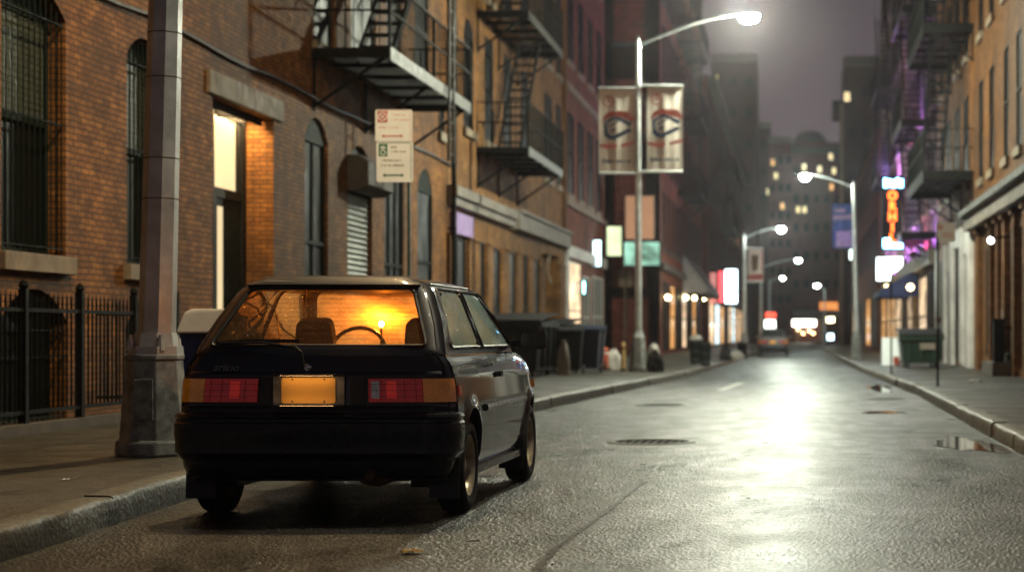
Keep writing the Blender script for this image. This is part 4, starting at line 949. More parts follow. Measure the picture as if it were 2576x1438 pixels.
t = thing('light_box_sign', 'glowing white box sign hanging under the neon sign', 'sign', (XW(2235, 62), 62, ZH(705, 62)))
b = MB(); b.prism([(XW(x, 62), 62, ZH(y, 62)) for x, y in ((2206, 705), (2206, 648), (2270, 646), (2270, 668), (2258, 680), (2245, 682), (2240, 704))], (0, .18, 0)); b.build('face', emit('box_white', (.85, 1, .97), 5), t)
b = MB(); b.bar((XW(2262, 62), 62.1, ZH(644, 62)), (4.7, 62.1, ZH(644, 62)), .05, .05); b.build('bracket', 'iron', t)
emit('up_violet', (.50, .24, 1), 900); emit('up_magenta', (1, .14, .42), 500)  # uplights added out of sight to wash the walls violet
for i, (FF, y, z, mt, lb) in enumerate(((FR, 62.6, 3.92, 'up_violet', 'added violet uplight on the ledge nearest the black fire escape'), (FR, 66.6, 3.92, 'up_magenta', 'added magenta uplight on the ledge behind the neon sign'), (FR, 72.5, 3.92, 'up_violet', 'added violet uplight at the middle of the violet-lit ledge'), (FR, 77.6, 3.92, 'up_violet', 'added violet uplight at the far end of the violet-lit ledge'), (FR, 68.9, 8.5, 'up_violet', 'added violet uplight high on the violet-lit wall, above the neon sign'), (FR, 74.4, 8.5, 'up_magenta', 'added magenta uplight high on the violet-lit wall'), (FO, 86.5, 3.7, 'up_violet', 'added violet uplight low on the grey rendered front'), (FO, 92.5, 3.7, 'up_violet', 'farthest added violet uplight on the grey rendered front'), (FO, 82.5, 7.9, 'up_violet', 'added violet uplight under the narrow fire escape of the grey front'))):
    p = FF(y, z, .4); t = thing('added_uplight', lb, 'lamp', p, group='added violet uplights on the ledges')
    b = MB(); FF.box(b, y - .35, y + .35, z - .0, z + .1, .38, .62); b.build('housing', 'frame_black', t); b = MB(); b.bar(FF(y, z + .03, 0), FF(y, z + .03, .38), .04, .04); b.build('arm', 'frame_black', t)
    b = MB(); b.poly([FF(y - .3, z + .103, .41), FF(y + .3, z + .103, .41), FF(y + .3, z + .103, .59), FF(y - .3, z + .103, .59)]); b.build('lens', mt, t)
# lit boards on the alley wall
def board(name, label, x0, x1, y0, y1, Y, mat, frame='frame_black', cat='sign', th=.12, post=None):
    t = thing(name, label, cat, (XW((x0 + x1) / 2, Y), Y, ZH(y1, Y)))
    b = MB(); X0, X1, Z0, Z1 = XW(x0, Y), XW(x1, Y), ZH(y1, Y), ZH(y0, Y)
    b.box((X0, Y, Z0), (X1, Y + th, Z1)); b.build('panel_frame', frame, t)
    b = MB(); b.poly([(X0 + .05, Y - .004, Z0 + .05), (X1 - .05, Y - .004, Z0 + .05), (X1 - .05, Y - .004, Z1 - .05), (X0 + .05, Y - .004, Z1 - .05)]); b.build('face', mat, t)
    if post is not None:
        b = MB(); b.bar((X0, Y + th / 2, Z1 - .1), (post, Y + th / 2, Z1 - .1), .06, .06); b.build('bracket', 'iron', t)
    return t
board('lit_window_sign', 'pale yellow-green lit panel at the mouth of the alley', 1524, 1566, 567, 646, 79.8, 'lit_lime')
bbd = board('billboard', 'peach-coloured billboard behind the tall lamp post', 1571, 1648, 490, 604, 76, 'lit_peach', 'wood_dark')
for x in (1574, 1646): b = MB(); b.box((XW(x, 76.06), 76.02, .15), (XW(x + 3, 76.06), 76.1, ZH(604, 76))); b.build('leg', 'iron', bbd)
board('green_lit_sign', 'green and white glowing panel under the peach billboard', 1568, 1662, 606, 670, 76, 'lit_green')
t = MB(); t.box((XW(1556, 78), 78, ZH(722, 78)), (XW(1590, 78), 78.08, ZH(678, 78))); t.box((XW(1570, 78), 78.02, .15), (XW(1576, 78), 78.06, ZH(722, 78))); tag(t.build('alley_notice', 'render_tan'), 'plain square tan board on a stake in the dark alley', 'sign')

board('shop_light_sign', 'bright cyan-white box sign on the pink building', 1481, 1514, 602, 672, 71, emit('box_cyan', (.62, .95, 1), 5), post=-7.9)
board('door_neon', 'small upright cyan light in the shop door of the pink building', 1463, 1475, 703, 742, 66, emit('neon_small', (.4, .95, 1), 6), post=-7.9, th=.06)
board('red_white_sign', 'white glowing vertical sign beside red strips on the far left', 1822, 1856, 676, 764, 116, emit('box_blue', (.75, .92, 1), 7), post=-5.6)
board('red_strip_sign', 'narrow red glowing strip left of the white vertical sign', 1806, 1821, 680, 762, 117, emit('neon_red', (1, .08, .10), 2.2), post=-5.6)
board('pink_strip_sign', 'dim pink and white strip sign, leftmost of the far glowing trio', 1774, 1804, 682, 764, 118, emit('neon_pinkdim', (1, .35, .32), .6), post=-5.6)
board('red_glow_sign', 'red glowing sign low at the far end of the street', 1924, 1954, 784, 800, 150, emit('neon_red2', (1, .10, .05), 2), post=-5.6)
board('far_white_sign', 'white glowing sign just above the distant car', 1922, 1952, 803, 826, 150, emit('box_far', (.9, 1, .9), 5), post=-5.6)
board('end_lamp_sign', 'cool white glowing disc-like sign at the far right of the road end', 2080, 2098, 838, 856, 140, emit('box_far2', (.6, .85, 1), 8))
board('amber_lamp_sign', 'warm yellow glowing lantern left of the right-hand lamp post', 2078, 2100, 796, 812, 130, emit('box_far3', (1, .85, .45), 10))
board('pole_side_light', 'upright white light beside the right-hand street lamp', 2134, 2146, 618, 656, 66, emit('box_pole', (.8, 1, .9), 4), post=2.05, th=.06)
def awning(label, F, ua, ub, z0, z1, out, mat):
    p = F((ua + ub) / 2, z0, 0); t = thing('awning', label, 'awning', (p.x, p.y, z0))
    b = MB(); b.poly([F(ua, z1, .01), F(ub, z1, .01), F(ub, z0 + .25, out), F(ua, z0 + .25, out)]); b.poly([F(ua, z0, out), F(ub, z0, out), F(ub, z0 + .25, out), F(ua, z0 + .25, out)])
    for u in (ua, ub): b.poly([F(u, z1, .01), F(u, z0 + .25, out), F(u, z0, out), F(u, z0, .01)])
    b.build('canopy', mat, t); b = MB()
    for u in (ua + .1, ub - .1): b.bar(F(u, z0 + .02, out - .03), F(u, z0 + .02, .02), .03, .03)
    b.build('stay', 'iron', t)
awning('navy blue awning on the right beyond the green dumpster', FR, 70.5, 76.5, 2.5, 3.6, 1.5, 'awning_navy')
awning('striped grey awning over the lit shops of the red brick building', FR4, 96, 112, 3.2, 5.2, 1.3, 'awning_grey')
awning('dark teal awning on the far left terrace', F5, 122, 132, 3.0, 4.4, 1.4, 'paint_green')
for i, (x, y) in enumerate(((1680, 748), (1725, 748), (1747, 749), (1772, 750))):
    Y = UY(x, -5.75); t = thing('wall_globe', ('round warm globe lamp nearest the tall lamp post on the red building', 'second warm globe lamp on the red building', 'third warm globe lamp on the red building', 'farthest warm globe lamp on the red building')[i], 'lamp', (-5.75, Y, ZH(y, Y)), group='globe lamps on the red building')
    b = MB(); b.lathe([(.001, -.11), (.075, -.08), (.11, 0), (.075, .08), (.001, .11)], 14, Matrix.Translation((-5.75, Y, ZH(y, Y)))); b.build('globe', emit('lamp_globe', (1, .84, .42), 34), t, smooth=True)
    b = MB(); b.bar((-6.0, Y, ZH(y, Y) + .15), (-5.75, Y, ZH(y, Y) + .15), .04, .04); b.build('bracket', 'iron', t)
for i, (x, y, s) in enumerate(((2248, 721, 1), (2230, 720, .7), (2290, 722, 1), (2262, 719, .8))):
    Y = UY(x, 4.3) if x > 2240 else 88; Y = min(Y, 92); X = XW(x, Y); t = thing('shop_bulb', ('warm bulb under the violet-lit shop ledge', 'small warm bulb, farthest under the right-hand ledges', 'round warm bulb nearest the green dumpster', 'pale bulb between the right-hand shop bulbs')[i], 'lamp', (X, Y, ZH(y, Y)), group='bulbs over the right-hand shops')
    b = MB(); b.lathe([(.001, -.12 * s), (.09 * s, -.08 * s), (.13 * s, 0), (.09 * s, .08 * s), (.001, .12 * s)], 12, Matrix.Translation((X, Y, ZH(y, Y)))); b.build('globe', emit('lamp_bulb2', (1, .74, .36), 16), t, smooth=True)
    b = MB(); b.bar((X, Y, ZH(y, Y) + .1), (4.68, Y, ZH(y, Y) + .14), .03, .03); b.build('stem', 'iron', t)

# ------------------------------------------------------------------ street clutter
def dumpster(label, x0, y0, x1, y1, z1, mat, patch=True, lid='bin_black', rz=0):
    t = thing('dumpster', label, 'dumpster', ((x0 + x1) / 2, (y0 + y1) / 2, .15)); b = MB()
    b.add([(x0 + .08, y0 + .08, .27), (x1 - .08, y0 + .08, .27), (x1 - .08, y1 - .08, .27), (x0 + .08, y1 - .08, .27), (x0, y0, z1 - .12), (x1, y0, z1 - .12), (x1, y1, z1), (x0, y1, z1)],
          [(0, 1, 5, 4), (1, 2, 6, 5), (2, 3, 7, 6), (3, 0, 4, 7), (0, 1, 2, 3)])
    for f in (.2, .5, .8): b.box((x0 + (x1 - x0) * f - .03, y0 - .0, .35), (x0 + (x1 - x0) * f + .03, y0 + .08, z1 - .16)); b.box((x1 - .07, y0 + (y1 - y0) * f - .03, .35), (x1 + .03, y0 + (y1 - y0) * f + .03, z1 - .16))
    b.box((x0 - .04, y0 - .04, z1 - .2), (x1 + .04, y0 + .04, z1 - .1)); b.box((x1 - .03, y0, z1 - .2), (x1 + .05, y1, z1 - .1)); b.build('body', mat, t)
    b = MB(); b.prism([(x0 - .03, y0 - .05, z1 - .09), (x1 + .03, y0 - .05, z1 - .09), (x1 + .03, (y0 + y1) / 2, z1 + .03), (x0 - .03, (y0 + y1) / 2, z1 + .03)], (0, 0, .04)); b.build('lid', lid, t)
    b = MB(); b.prism([(x0 - .03, (y0 + y1) / 2 + .02, z1 + .03), (x1 + .03, (y0 + y1) / 2 + .02, z1 + .03), (x1 + .03, y1 + .04, z1 + .08), (x0 - .03, y1 + .04, z1 + .08)], (0, 0, .04)); b.build('lid', lid, t)
    for cx, cy in ((x0 + .2, y0 + .2), (x1 - .2, y0 + .2), (x0 + .2, y1 - .2), (x1 - .2, y1 - .2)):
        b = MB(); b.tube((cx - .03, cy, .225), (cx + .03, cy, .225), .075, n=12); b.build('caster', 'iron', t)
    if patch: b = MB(); b.box((x0 + (x1 - x0) * .45, y0 - .012, z1 - .45), (x0 + (x1 - x0) * .82, y0 - .004, z1 - .28)); b.build('label_patch', 'render_pale', t)
    return t
dumpster('dark green dumpster on the right pavement behind the plain post', XW(2266, 49), 49, XW(2372, 49), 50.8, ZH(838, 49) + .02, 'paint_green')
dumpster('black dumpster against the ochre shopfront, nearest the parked car', -6.5, 38.0, -5.35, 40.8, 1.40, 'bin_black', False)
dumpster('black dumpster with an open bag on its side, beside the blue cart', -6.2, 42.6, -5.35, 45.4, 1.32, 'bin_black', False)
def cart(label, x, y, mat, h=1.05, w_=.58, grp='wheeled carts by the dumpsters'):
    t = thing('wheeled_bin', label, 'bin', (x, y, .15), group=grp); b = MB(); a, c = w_ / 2, w_ / 2 * .78
    b.add([(x - c, y - c, .25), (x + c, y - c, .25), (x + c, y + c, .25), (x - c, y + c, .25), (x - a, y - a, .15 + h), (x + a, y - a, .15 + h), (x + a, y + a, .15 + h + .06), (x - a, y + a, .15 + h + .06)], [(0, 1, 5, 4), (1, 2, 6, 5), (2, 3, 7, 6), (3, 0, 4, 7), (0, 1, 2, 3), (4, 5, 6, 7)])
    b.box((x - a - .02, y - a - .02, .09 + h), (x + a + .02, y - a + .03, .15 + h)); b.build('body', mat, t, bevel=.02)
    b = MB(); b.prism([(x - a - .03, y - a - .05, .16 + h), (x + a + .03, y - a - .05, .16 + h), (x + a + .03, y, .25 + h), (x - a - .03, y, .25 + h)], (0, 0, .03)); b.prism([(x - a - .03, y, .25 + h), (x + a + .03, y, .25 + h), (x + a + .03, y + a + .05, .24 + h), (x - a - .03, y + a + .05, .24 + h)], (0, 0, .03)); b.build('lid', mat, t)
    for s in (-1, 1): b = MB(); b.tube((x + s * (c + .03), y + c, .25), (x + s * (c + .07), y + c, .25), .1, n=14); b.build('wheel', 'tyre', t)
    b = MB(); b.tube((x - a, y + a + .08, .2 + h), (x + a, y + a + .08, .2 + h), .018); b.build('handle', mat, t)
cart('dark blue wheeled cart at the end of the dumpsters', XW(1478, 42.5), 42.5, 'bin_blue', .98, .62)
cart('dark blue wheeled cart, rearmost of the carts', XW(1494, 45.6), 45.6, 'bin_blue', .98, .55)
cart('near black wheeled cart wedged between dumpster and blue cart', XW(1438, 41.2), 41.2, 'bin_black', .95, .5)
def sack(label, x, y, r, h, mat, seed, grp=None):
    t = thing('rubbish_sack', label, 'rubbish bag', (x, y, .15), group=grp); b = MB(); r_ = random.Random(seed); ph = [r_.uniform(0, 6) for _ in range(6)]
    def fn(u, v):
        a = 2 * math.pi * u; prof = math.sin(math.pi * min(1, v * .9 + .1)) ** .55 if v < .9 else .22 - (v - .9)
        rr = r * (1 - .9 * v ** 3.5) ** .6 * (.86 + .3 * v * (1 - v)) * (1 + .14 * math.sin(3 * a + ph[0] + 3 * v) + .08 * math.sin(7 * a + ph[1] - 6 * v) + .05 * math.sin(15 * a + ph[2] + 11 * v))
        return (x + rr * math.cos(a), y + rr * math.sin(a), .155 + h * v + (.02 * math.sin(5 * a) if v > .9 else 0))
    b.grid(fn, 36, 22); b.build('bag', mat, t, smooth=True, weld=True)
    b = MB(); b.lathe([(r * .30, -.03), (r * .14, 0), (r * .34, .05), (r * .2, .055)], 12, Matrix.Translation((x, y, .15 + h * .97))); b.build('knot', mat, t, smooth=True)
sack('big black rubbish bag right beside the base of the tall lamp', XW(1648, 43.2), 43.2, .20, .50, 'sack', 3)
sack('pale crumpled bag on top of the black one beside the tall lamp', XW(1642, 43.5), 43.75, .17, .66, 'sack_pale', 5)
sack('pale crumpled bag beside the red bollard', XW(1544, 46.5), 46.5, .20, .50, 'sack_pale', 8)
sack('pale bag slumped against the side of the black dumpster', XW(1420, 40), 39.9, .14, .74, 'render_pale', 9)
sack('black rubbish bag on the kerb far up the left pavement', XW(1826, 62), 62, .22, .50, 'sack', 12)
sack('white bag on the kerb beside the far black bag', XW(1853, 64), 64, .26, .30, 'sack_pale', 14)
def post(name, label, cat, x, y, r, h, mat, cap=None):
    t = thing(name, label, cat, (x, y, .15)); b = MB(); b.tube((x, y, .15), (x, y, .15 + h), r, n=14); b.lathe([(r, 0), (r * .8, r * .5), (.001, r * .8)], 14, Matrix.Translation((x, y, .15 + h))); b.build('shaft', mat, t, smooth=True)
    b = MB(); b.tube((x, y, .15), (x, y, .2), r * 1.3, n=14); b.build('foot', 'iron', t)
    if cap: b = MB(); b.tube((x, y, .15 + h * .8), (x, y, .15 + h * .88), r * 1.03, n=14); b.build('band', cap, t)
post('bollard', 'squat red post beside the blue carts', 'bollard', XW(1520, 46), 46, .11, .50, 'red_post', 'white_paint')
post('bollard', 'slim ochre bollard left of the tall lamp base', 'bollard', XW(1568, 45), 45, .055, .66, 'ochre_post', 'iron')
def barrel(label, x, y, r, h, mat, toppings=None):
    t = thing('litter_bin', label, 'bin', (x, y, .15)); b = MB(); b.lathe([(r * .82, 0), (r * .9, h * .5), (r, h), (r * 1.05, h), (r * .93, h - .03), (r * .8, .1)], 18, Matrix.Translation((x, y, .152))); b.build('basket', mat, t, smooth=True)
    for z in (.1, h * .5, h - .06): b = MB(); b.tube((x, y, .15 + z), (x, y, .18 + z), r * 1.04, n=18, caps=False); b.build('hoop', 'iron_worn', t)
    if toppings: b = MB(); b.lathe([(r, 0), (r * 1.1, .05), (r * .7, .13), (.001, .16)], 12, Matrix.Translation((x, y, .15 + h))); b.build('lid', toppings, t, smooth=True)
barrel('dark litter bin with a white bag mouth, by the left kerb in the middle distance', XW(1775, 52), 52, .16, .68, 'iron', None)
barrel('litter bin with pale cap further up the left pavement', XW(1750, 56), 56, .2, .72, 'iron', 'sack_pale')
barrel('dark litter bin farther up the left pavement behind the bag', XW(1868, 66), 66, .2, .6, 'iron', None)
# A-board and porch planter on the right
t = thing('pavement_board', 'white folding pavement board left of the green dumpster', 'sign', (XW(2240, 52), 52, .15))
for s in (-1, 1): b = MB(); X0, X1 = XW(2218, 52), XW(2262, 52); b.prism([(X0, 52 + s * .28, .17), (X1, 52 + s * .28, .17), (X1, 52 + s * .02, .95), (X0, 52 + s * .02, .95)], (0, .02, 0)); b.build('panel', 'sign_white', t)
b = MB(); b.box((XW(2246, 52), 51.66, .20), (XW(2260, 52), 51.68, .42)); b.build('red_print', 'banner_rust', t)
t = thing('porch', 'low black stone porch with newel post and rail at the right edge', 'steps', (4.3, 39.5, .15))
b = MB(); b.box((XW(2496, 39), 39, .15), (4.69, 41.2, .45)); b.box((XW(2530, 39.4), 39.4, .45), (4.69, 41.2, .62)); b.build('step', 'stone_dark', t, bevel=.01)
b = MB(); b.box((XW(2500, 39.1), 39.1, .45), (XW(2528, 39.1), 39.35, 1.32)); b.box((XW(2497, 39.1), 39.07, 1.32), (XW(2531, 39.1), 39.38, 1.38)); b.build('newel_post', 'frame_black', t)
b = MB(); b.bar((XW(2528, 39.2), 39.2, 1.18), (4.69, 39.2, 1.18), .06, .06); b.bar((XW(2528, 39.2), 39.2, .6), (4.69, 39.2, .6), .04, .04)
for i in range(3): b.bar((XW(2540 + i * 9, 39.2), 39.2, .6), (XW(2540 + i * 9, 39.2), 39.2, 1.18), .02, .02)
b.build('handrail', 'iron', t)
# street box between the near post and the car
t = thing('street_box', 'dark blue street box with a pale sloping lid, between the lamp post and the car', 'mailbox', (-5.0, 16.2, .15))
X0, X1, Y0, Y1 = XW(449, 16), -4.65, 16.0, 16.6
b = MB(); b.box((X0, Y0, .3), (X1, Y1, 1.06)); b.build('body', 'bin_bluedark', t, bevel=.02)
b = MB()
pr = [(X0 - .02, Y0 - .02, 1.062), (X1 + .02, Y0 - .02, 1.062), (X1 - .03, Y0 + .02, 1.24), (X1 - .10, Y0 + .05, 1.272), (X0 + .10, Y0 + .05, 1.272), (X0 + .04, Y0 + .03, 1.24)]; b.prism(pr, (0, .6, 0)); b.build('lid', 'render_white', t, bevel=.012)
for x, y in ((X0 + .05, Y0 + .05), (X1 - .05, Y0 + .05), (X0 + .05, Y1 - .05), (X1 - .05, Y1 - .05)): b = MB(); b.box((x - .03, y - .03, .15), (x + .03, y + .03, .3)); b.build('leg', 'iron', t)
# litter
def leafy(name, label, cat, px_, py_, zc, mat, s, seed):
    Y = (CH - zc) * FPX / (py_ - VY); X = XW(px_, Y); b = MB(); r_ = random.Random(seed)
    b.grid(lambda u, v: (X + s * (u - .5) * 1.6 + s * .1 * r_.random(), Y + s * (v - .5) * 1.3, zc + .006 + s * .35 * abs(math.sin(5 * u + 3 * v + seed)) * r_.uniform(.5, 1)), 5, 4)
    tag(b.build(name, mat), label, cat)
leafy('paper_scrap', 'crumpled pinkish paper scrap in the gutter at bottom left', 'litter', 70, 1366, 0.0, 'paper', .07, 1)
leafy('fallen_leaf', 'yellow-brown fallen leaf on the wet road in front of the camera', 'leaf', 1035, 1392, 0, 'leaf', .06, 2)
leafy('paper_scrap', 'white scraps lying on the right pavement before the porch', 'litter', 2450, 962, .15, 'sack_pale', .16, 3)
leafy('paper_scrap', 'thin pale straw-like scrap on the left pavement', 'litter', 165, 1208, .15, 'sign_white', .03, 4)
# ------------------------------------------------------------------ the hatchback (local: rear axle at origin, +y forwards)
def lerp(tab, z):
    if z <= tab[0][0]: return tab[0][1]
    for (a, p), (b, q) in zip(tab, tab[1:]):
        if z <= b: t = (z - a) / (b - a); return p + (q - p) * t
    return tab[-1][1]
def smooth_lerp(tab, z):
    if z <= tab[0][0]: return tab[0][1]
    for (a, p), (b, q) in zip(tab, tab[1:]):
        if z <= b: t = (z - a) / (b - a); t = t * .5 + (t * t * (3 - 2 * t)) * .5; return p + (q - p) * t
    return tab[-1][1]
HU = [(.93, .722), (.965, .711), (1.12, .663), (1.29, .584), (1.325, .555), (1.348, .528), (1.362, .498), (1.37, .465)]
YR = [(.22, -.50), (.60, -.555), (.64, -.56), (.83, -.545), (.93, -.52), (.965, -.49), (1.335, -.135), (1.37, -.09)]
YF = [(.93, 2.06), (1.37, 1.36)]
WL = [(.22, .735), (.32, .765), (.5, .788), (.62, .792), (.78, .780), (.87, .755), (.93, .715)]
hw = lambda z: lerp(HU, z)
wl = lambda z: smooth_lerp(WL, z)
def rear(s, z, off=0):
    """s in -1..1 across, upper body"""
    h = hw(z) if z > .93 else wl(z); x = s * h; y0 = lerp(YR, z); ax = abs(x); r = max(.06, -.42 - y0) if z <= .93 else .10; xc = h - r
    y = y0 + .028 * (x / h) ** 2
    if ax > xc: t = min(1, (ax - xc) / r); y += (r - .028 * 0) * (1 - math.sqrt(max(0, 1 - t * t)))
    return Vector((x, y - off, z))
def front(s, z, off=0):
    h = hw(z); x = s * h; y = lerp(YF, z) - .10 * s * s - .0
    return Vector((x, y + off, z + off * .5))
def side(sg, y, z, off=0):
    return Vector((sg * ((hw(z) if z > .93 else wl(z)) + off), y, z))
def rpoly(pts, r, n=5):
    out = []; k = len(pts)
    for i in range(k):
        p, a, b = Vector(pts[i]), Vector(pts[i - 1]), Vector(pts[(i + 1) % k]); da, db = (a - p).normalized(), (b - p).normalized()
        for j in range(n + 1):
            t = j / n; q = (p + da * r) * (1 - t) ** 2 + p * 2 * t * (1 - t) + (p + db * r) * t ** 2; out.append(q)
    return out
def raypoly(poly, c, a):
    d = Vector((math.cos(a), math.sin(a))); best = None
    for p, q in zip(poly, poly[1:] + poly[:1]):
        p, q = Vector(p), Vector(q); e = q - p; den = d.x * e.y - d.y * e.x
        if abs(den) < 1e-9: continue
        w_ = p - c; t = (w_.x * e.y - w_.y * e.x) / den; u = (w_.x * d.y - w_.y * d.x) / den
        if t > 0 and -1e-6 <= u <= 1 + 1e-6 and (best is None or t < best): best = t
    return c + d * (best or 0)
def ringfill(b, outer, inner, fn, rings=4, extra=48, sc=(1, 1)):
    S = lambda p: Vector((p[0] * sc[0], p[1] * sc[1]))
    o, i_ = [S(p) for p in outer], [S(p) for p in inner]; c = sum(i_, Vector((0, 0))) / len(i_)
    an = sorted({round(math.atan2((p - c).y, (p - c).x), 6) for p in o + i_} | {round(-math.pi + 2 * math.pi * k / extra, 6) for k in range(extra)})
    A = [(raypoly(i_, c, a), raypoly(o, c, a)) for a in an]; n = len(an); vs = []
    for k in range(rings + 1):
        for p, q in A: w_ = p + (q - p) * k / rings; vs.append(fn(w_.x / sc[0], w_.y / sc[1]))
    b.add(vs, [(k * n + i, k * n + (i + 1) % n, (k + 1) * n + (i + 1) % n, (k + 1) * n + i) for k in range(rings) for i in range(n)])
def fillpoly(b, poly, fn, rings=5, sc=(1, 1)):
    P = [Vector((p[0], p[1])) for p in poly]; c = sum(P, Vector((0, 0))) / len(P); n = len(P); vs = [fn(c.x, c.y)]
    for k in range(1, rings + 1):
        for p in P: w_ = c + (p - c) * k / rings; vs.append(fn(w_.x, w_.y))
    fs = [(0, 1 + i, 1 + (i + 1) % n) for i in range(n)]
    for k in range(rings - 1): fs += [(1 + k * n + i, 1 + k * n + (i + 1) % n, 1 + (k + 1) * n + (i + 1) % n, 1 + (k + 1) * n + i) for i in range(n)]
    b.add(vs, fs)
def edge(b, poly, fn, r, n=5):
    P = [fn(p[0], p[1]) for p in poly]
    for p, q in zip(P, P[1:] + P[:1]): b.tube(p, q, r, n=n, caps=False)
WB = 2.35; AR = .325; AZ = .285
def zbot(y):
    z = .235
    for yc in (0, WB):
        d = abs(y - yc)
        if d < AR: z = max(z, AZ + math.sqrt(AR * AR - d * d) * 1.02)
    return z
RWr = rpoly([(-.872, .982), (.872, .982), (.83, 1.318), (-.83, 1.318)], .035)
QW = rpoly([(-.20, .972), (.715, .972), (.722, 1.322), (.06, 1.322)], .035)
DW = rpoly([(.80, .972), (1.93, .972), (1.42, 1.322), (.806, 1.322)], .035)
FWp = rpoly([(-.90, .97), (.90, .97), (.86, 1.325), (-.86, 1.325)], .04)
def make_car(name, label, loc, rz, paint='car_paint', lamps=False, simple=False):
    T = at_origin(thing(name, label, 'car', loc, rz))
    b = MB()
    # shell above the belt
    ringfill(b, [(-1, .93), (1, .93), (1, 1.37), (-1, 1.37)], RWr, lambda s, z: rear(s, z), 7, 90, (.7, 1))
    ringfill(b, [(-1, .93), (1, .93), (1, 1.37), (-1, 1.37)], FWp, lambda s, z: front(s, z), 5, 60, (.7, 1))
    for sg in (-1, 1):
        ringfill(b, [(-.42, .93), (.76, .93), (.765, 1.37), (.01, 1.37)], QW, lambda y, z: side(sg, y, z), 8)
        ringfill(b, [(.76, .93), (1.96, .93), (1.26, 1.37), (.765, 1.37)], DW, lambda y, z: side(sg, y, z), 8)
    def roof(u, v):
        s = 2 * u - 1; p = rear(s, 1.37); q = front(s, 1.37); e = max(0, 1 - abs(s) ** 3.2) ** .7 * max(0, 1 - abs(2 * v - 1) ** 4) ** .6
        r_ = p.lerp(q, v); r_.z = 1.37 + .038 * e; return r_
    b.grid(roof, 36, 24)
    # rear panel below the belt
    b.grid(lambda u, v: rear(2 * u - 1, .22 + .71 * v), 60, 24)
    # lower sides with wheel arches; the door is a part of its own
    ys = sorted({-.42, -.38, .79, .80, 1.955, 1.965, 2.7, 2.8, 2.86, 2.9} | {yc + AR * math.cos(R(a)) for yc in (0, WB) for a in range(0, 181, 6)} | {.33 + .03 * i for i in range(5)} | {.46 + .08 * i for i in range(20)} | {2.02 - .03 * i for i in range(5)} | {-.34, -.36, 2.69, 2.72, 2.75})
    def sidecol(y):
        w0 = 1.0; nose = max(0, (y - 2.2) / .70); return w0 - .20 * nose ** 2.2
    def zt(y): return .93 - .13 * max(0, (y - 1.75) / 1.25) ** 1.6
    def spt(sg, y, f):
        z0_ = zbot(y); z = z0_ + (zt(y) - z0_) * f; d = min(abs(y), abs(y - WB)); fl = .020 * math.exp(-(max(0, math.hypot(d, z - AZ) - AR) / .045) ** 2) * min(1, max(0, (z - .235) / .1))
        zz = z + (.93 - zt(y)) * (f ** 2)
        return Vector((sg * (wl(zz) * sidecol(y) + fl), y, z))
    def strip(b, yl, sg, nz=30):
        m = len(yl); vs = [spt(sg, y, k / nz) for k in range(nz + 1) for y in yl]
        b.add(vs, [(k * m + i, k * m + i + 1, (k + 1) * m + i + 1, (k + 1) * m + i) for k in range(nz) for i in range(m - 1)])
        low = [(vs[i], Vector((vs[i].x - sg * .10, vs[i].y, vs[i].z + .01))) for i in range(m)]
        for (a, a2), (c, c2) in zip(low, low[1:]): b.add([a, c, c2, a2], [(0, 1, 2, 3)])
    for sg in (-1, 1):
        strip(b, [y for y in ys if y <= .80], sg); strip(b, [y for y in ys if y >= 1.965], sg)
    # bonnet and nose
    b.grid(lambda u, v: Vector((spt(1, 1.75 + 1.15 * v, 1).x * (2 * u - 1), 1.75 + 1.15 * v + (.05 * (1 - (2 * u - 1) ** 2) if v == 1 else 0), zt(1.75 + 1.15 * v) + .035 * (1 - abs(2 * u - 1) ** 2.5))), 20, 16)
    b.grid(lambda u, v: Vector((spt(1, 2.9, 1).x * (2 * u - 1), 2.9 + .05 * (1 - (2 * u - 1) ** 2) * 1 + .02 * math.sin(math.pi * v), .3 + (.80 - .3) * v + .035 * (1 - abs(2 * u - 1) ** 2.5) * v)), 20, 10)
    B = b.build('body', paint, T, smooth=True, weld=True, angle=42)
    for sg in (-1, 1):
        b = MB(); strip(b, [y for y in ys if .80 <= y <= 1.96 and y != .80] and [.808] + [y for y in ys if .81 < y < 1.95] + [1.957], sg); d = b.build('door', paint, T, smooth=True, weld=True)
        b = MB(); b.tube(side(sg, .92, .795, -.004), side(sg, 1.06, .795, -.004), .018, n=8); b.bar(side(sg, .95, .795, .016), side(sg, 1.05, .795, .016), .02, .035); b.build('handle', 'black_plastic', d)
        b = MB(); b.tube(side(sg, .90, .86, .0), side(sg, .90, .86, .008), .012, n=10); b.build('lock', 'chrome', d)
        b = MB(); fillpoly(b, DW, lambda y, z: side(sg, y, z, -.008)); b.build('door_window', 'side_glass', d, smooth=True)
        b = MB(); edge(b, DW, lambda y, z: side(sg, y, z, .001), .010); b.build('window_seal', 'black_plastic', d)
        b = MB(); fillpoly(b, QW, lambda y, z: side(sg, y, z, -.006)); q = b.build('quarter_window', 'side_glass', T, smooth=True)
        b = MB(); edge(b, QW, lambda y, z: side(sg, y, z, .001), .009)
        for p in ((-.15, 1.0), (.68, 1.0), (.10, 1.29), (.69, 1.29)): b.tube(side(sg, p[0], p[1], -.004), side(sg, p[0], p[1], .006), .012, n=10)
        b.build('window_seal', 'black_plastic', q)
        b = MB(); b.path([side(sg, y, .56 + .0 * y, .004) for y in (-.40, -.33)], .004)
        # moulding along the flank, sill
        m = MB()
        for ya, yb in ((.45, .80), (.812, 1.953), (1.968, 2.01)):
            m.prism([side(sg, ya, .575, -.01), side(sg, ya, .578, .016), side(sg, ya, .598, .022), side(sg, ya, .618, .016), side(sg, ya, .622, -.01)], (0, yb - ya, 0))
        m.build('side_moulding', 'car_bumper', T)
        m = MB(); m.bar((sg * .745, .31, .225), (sg * .745, 2.04, .225), .05, .045); m.build('sill', 'car_bumper', T)
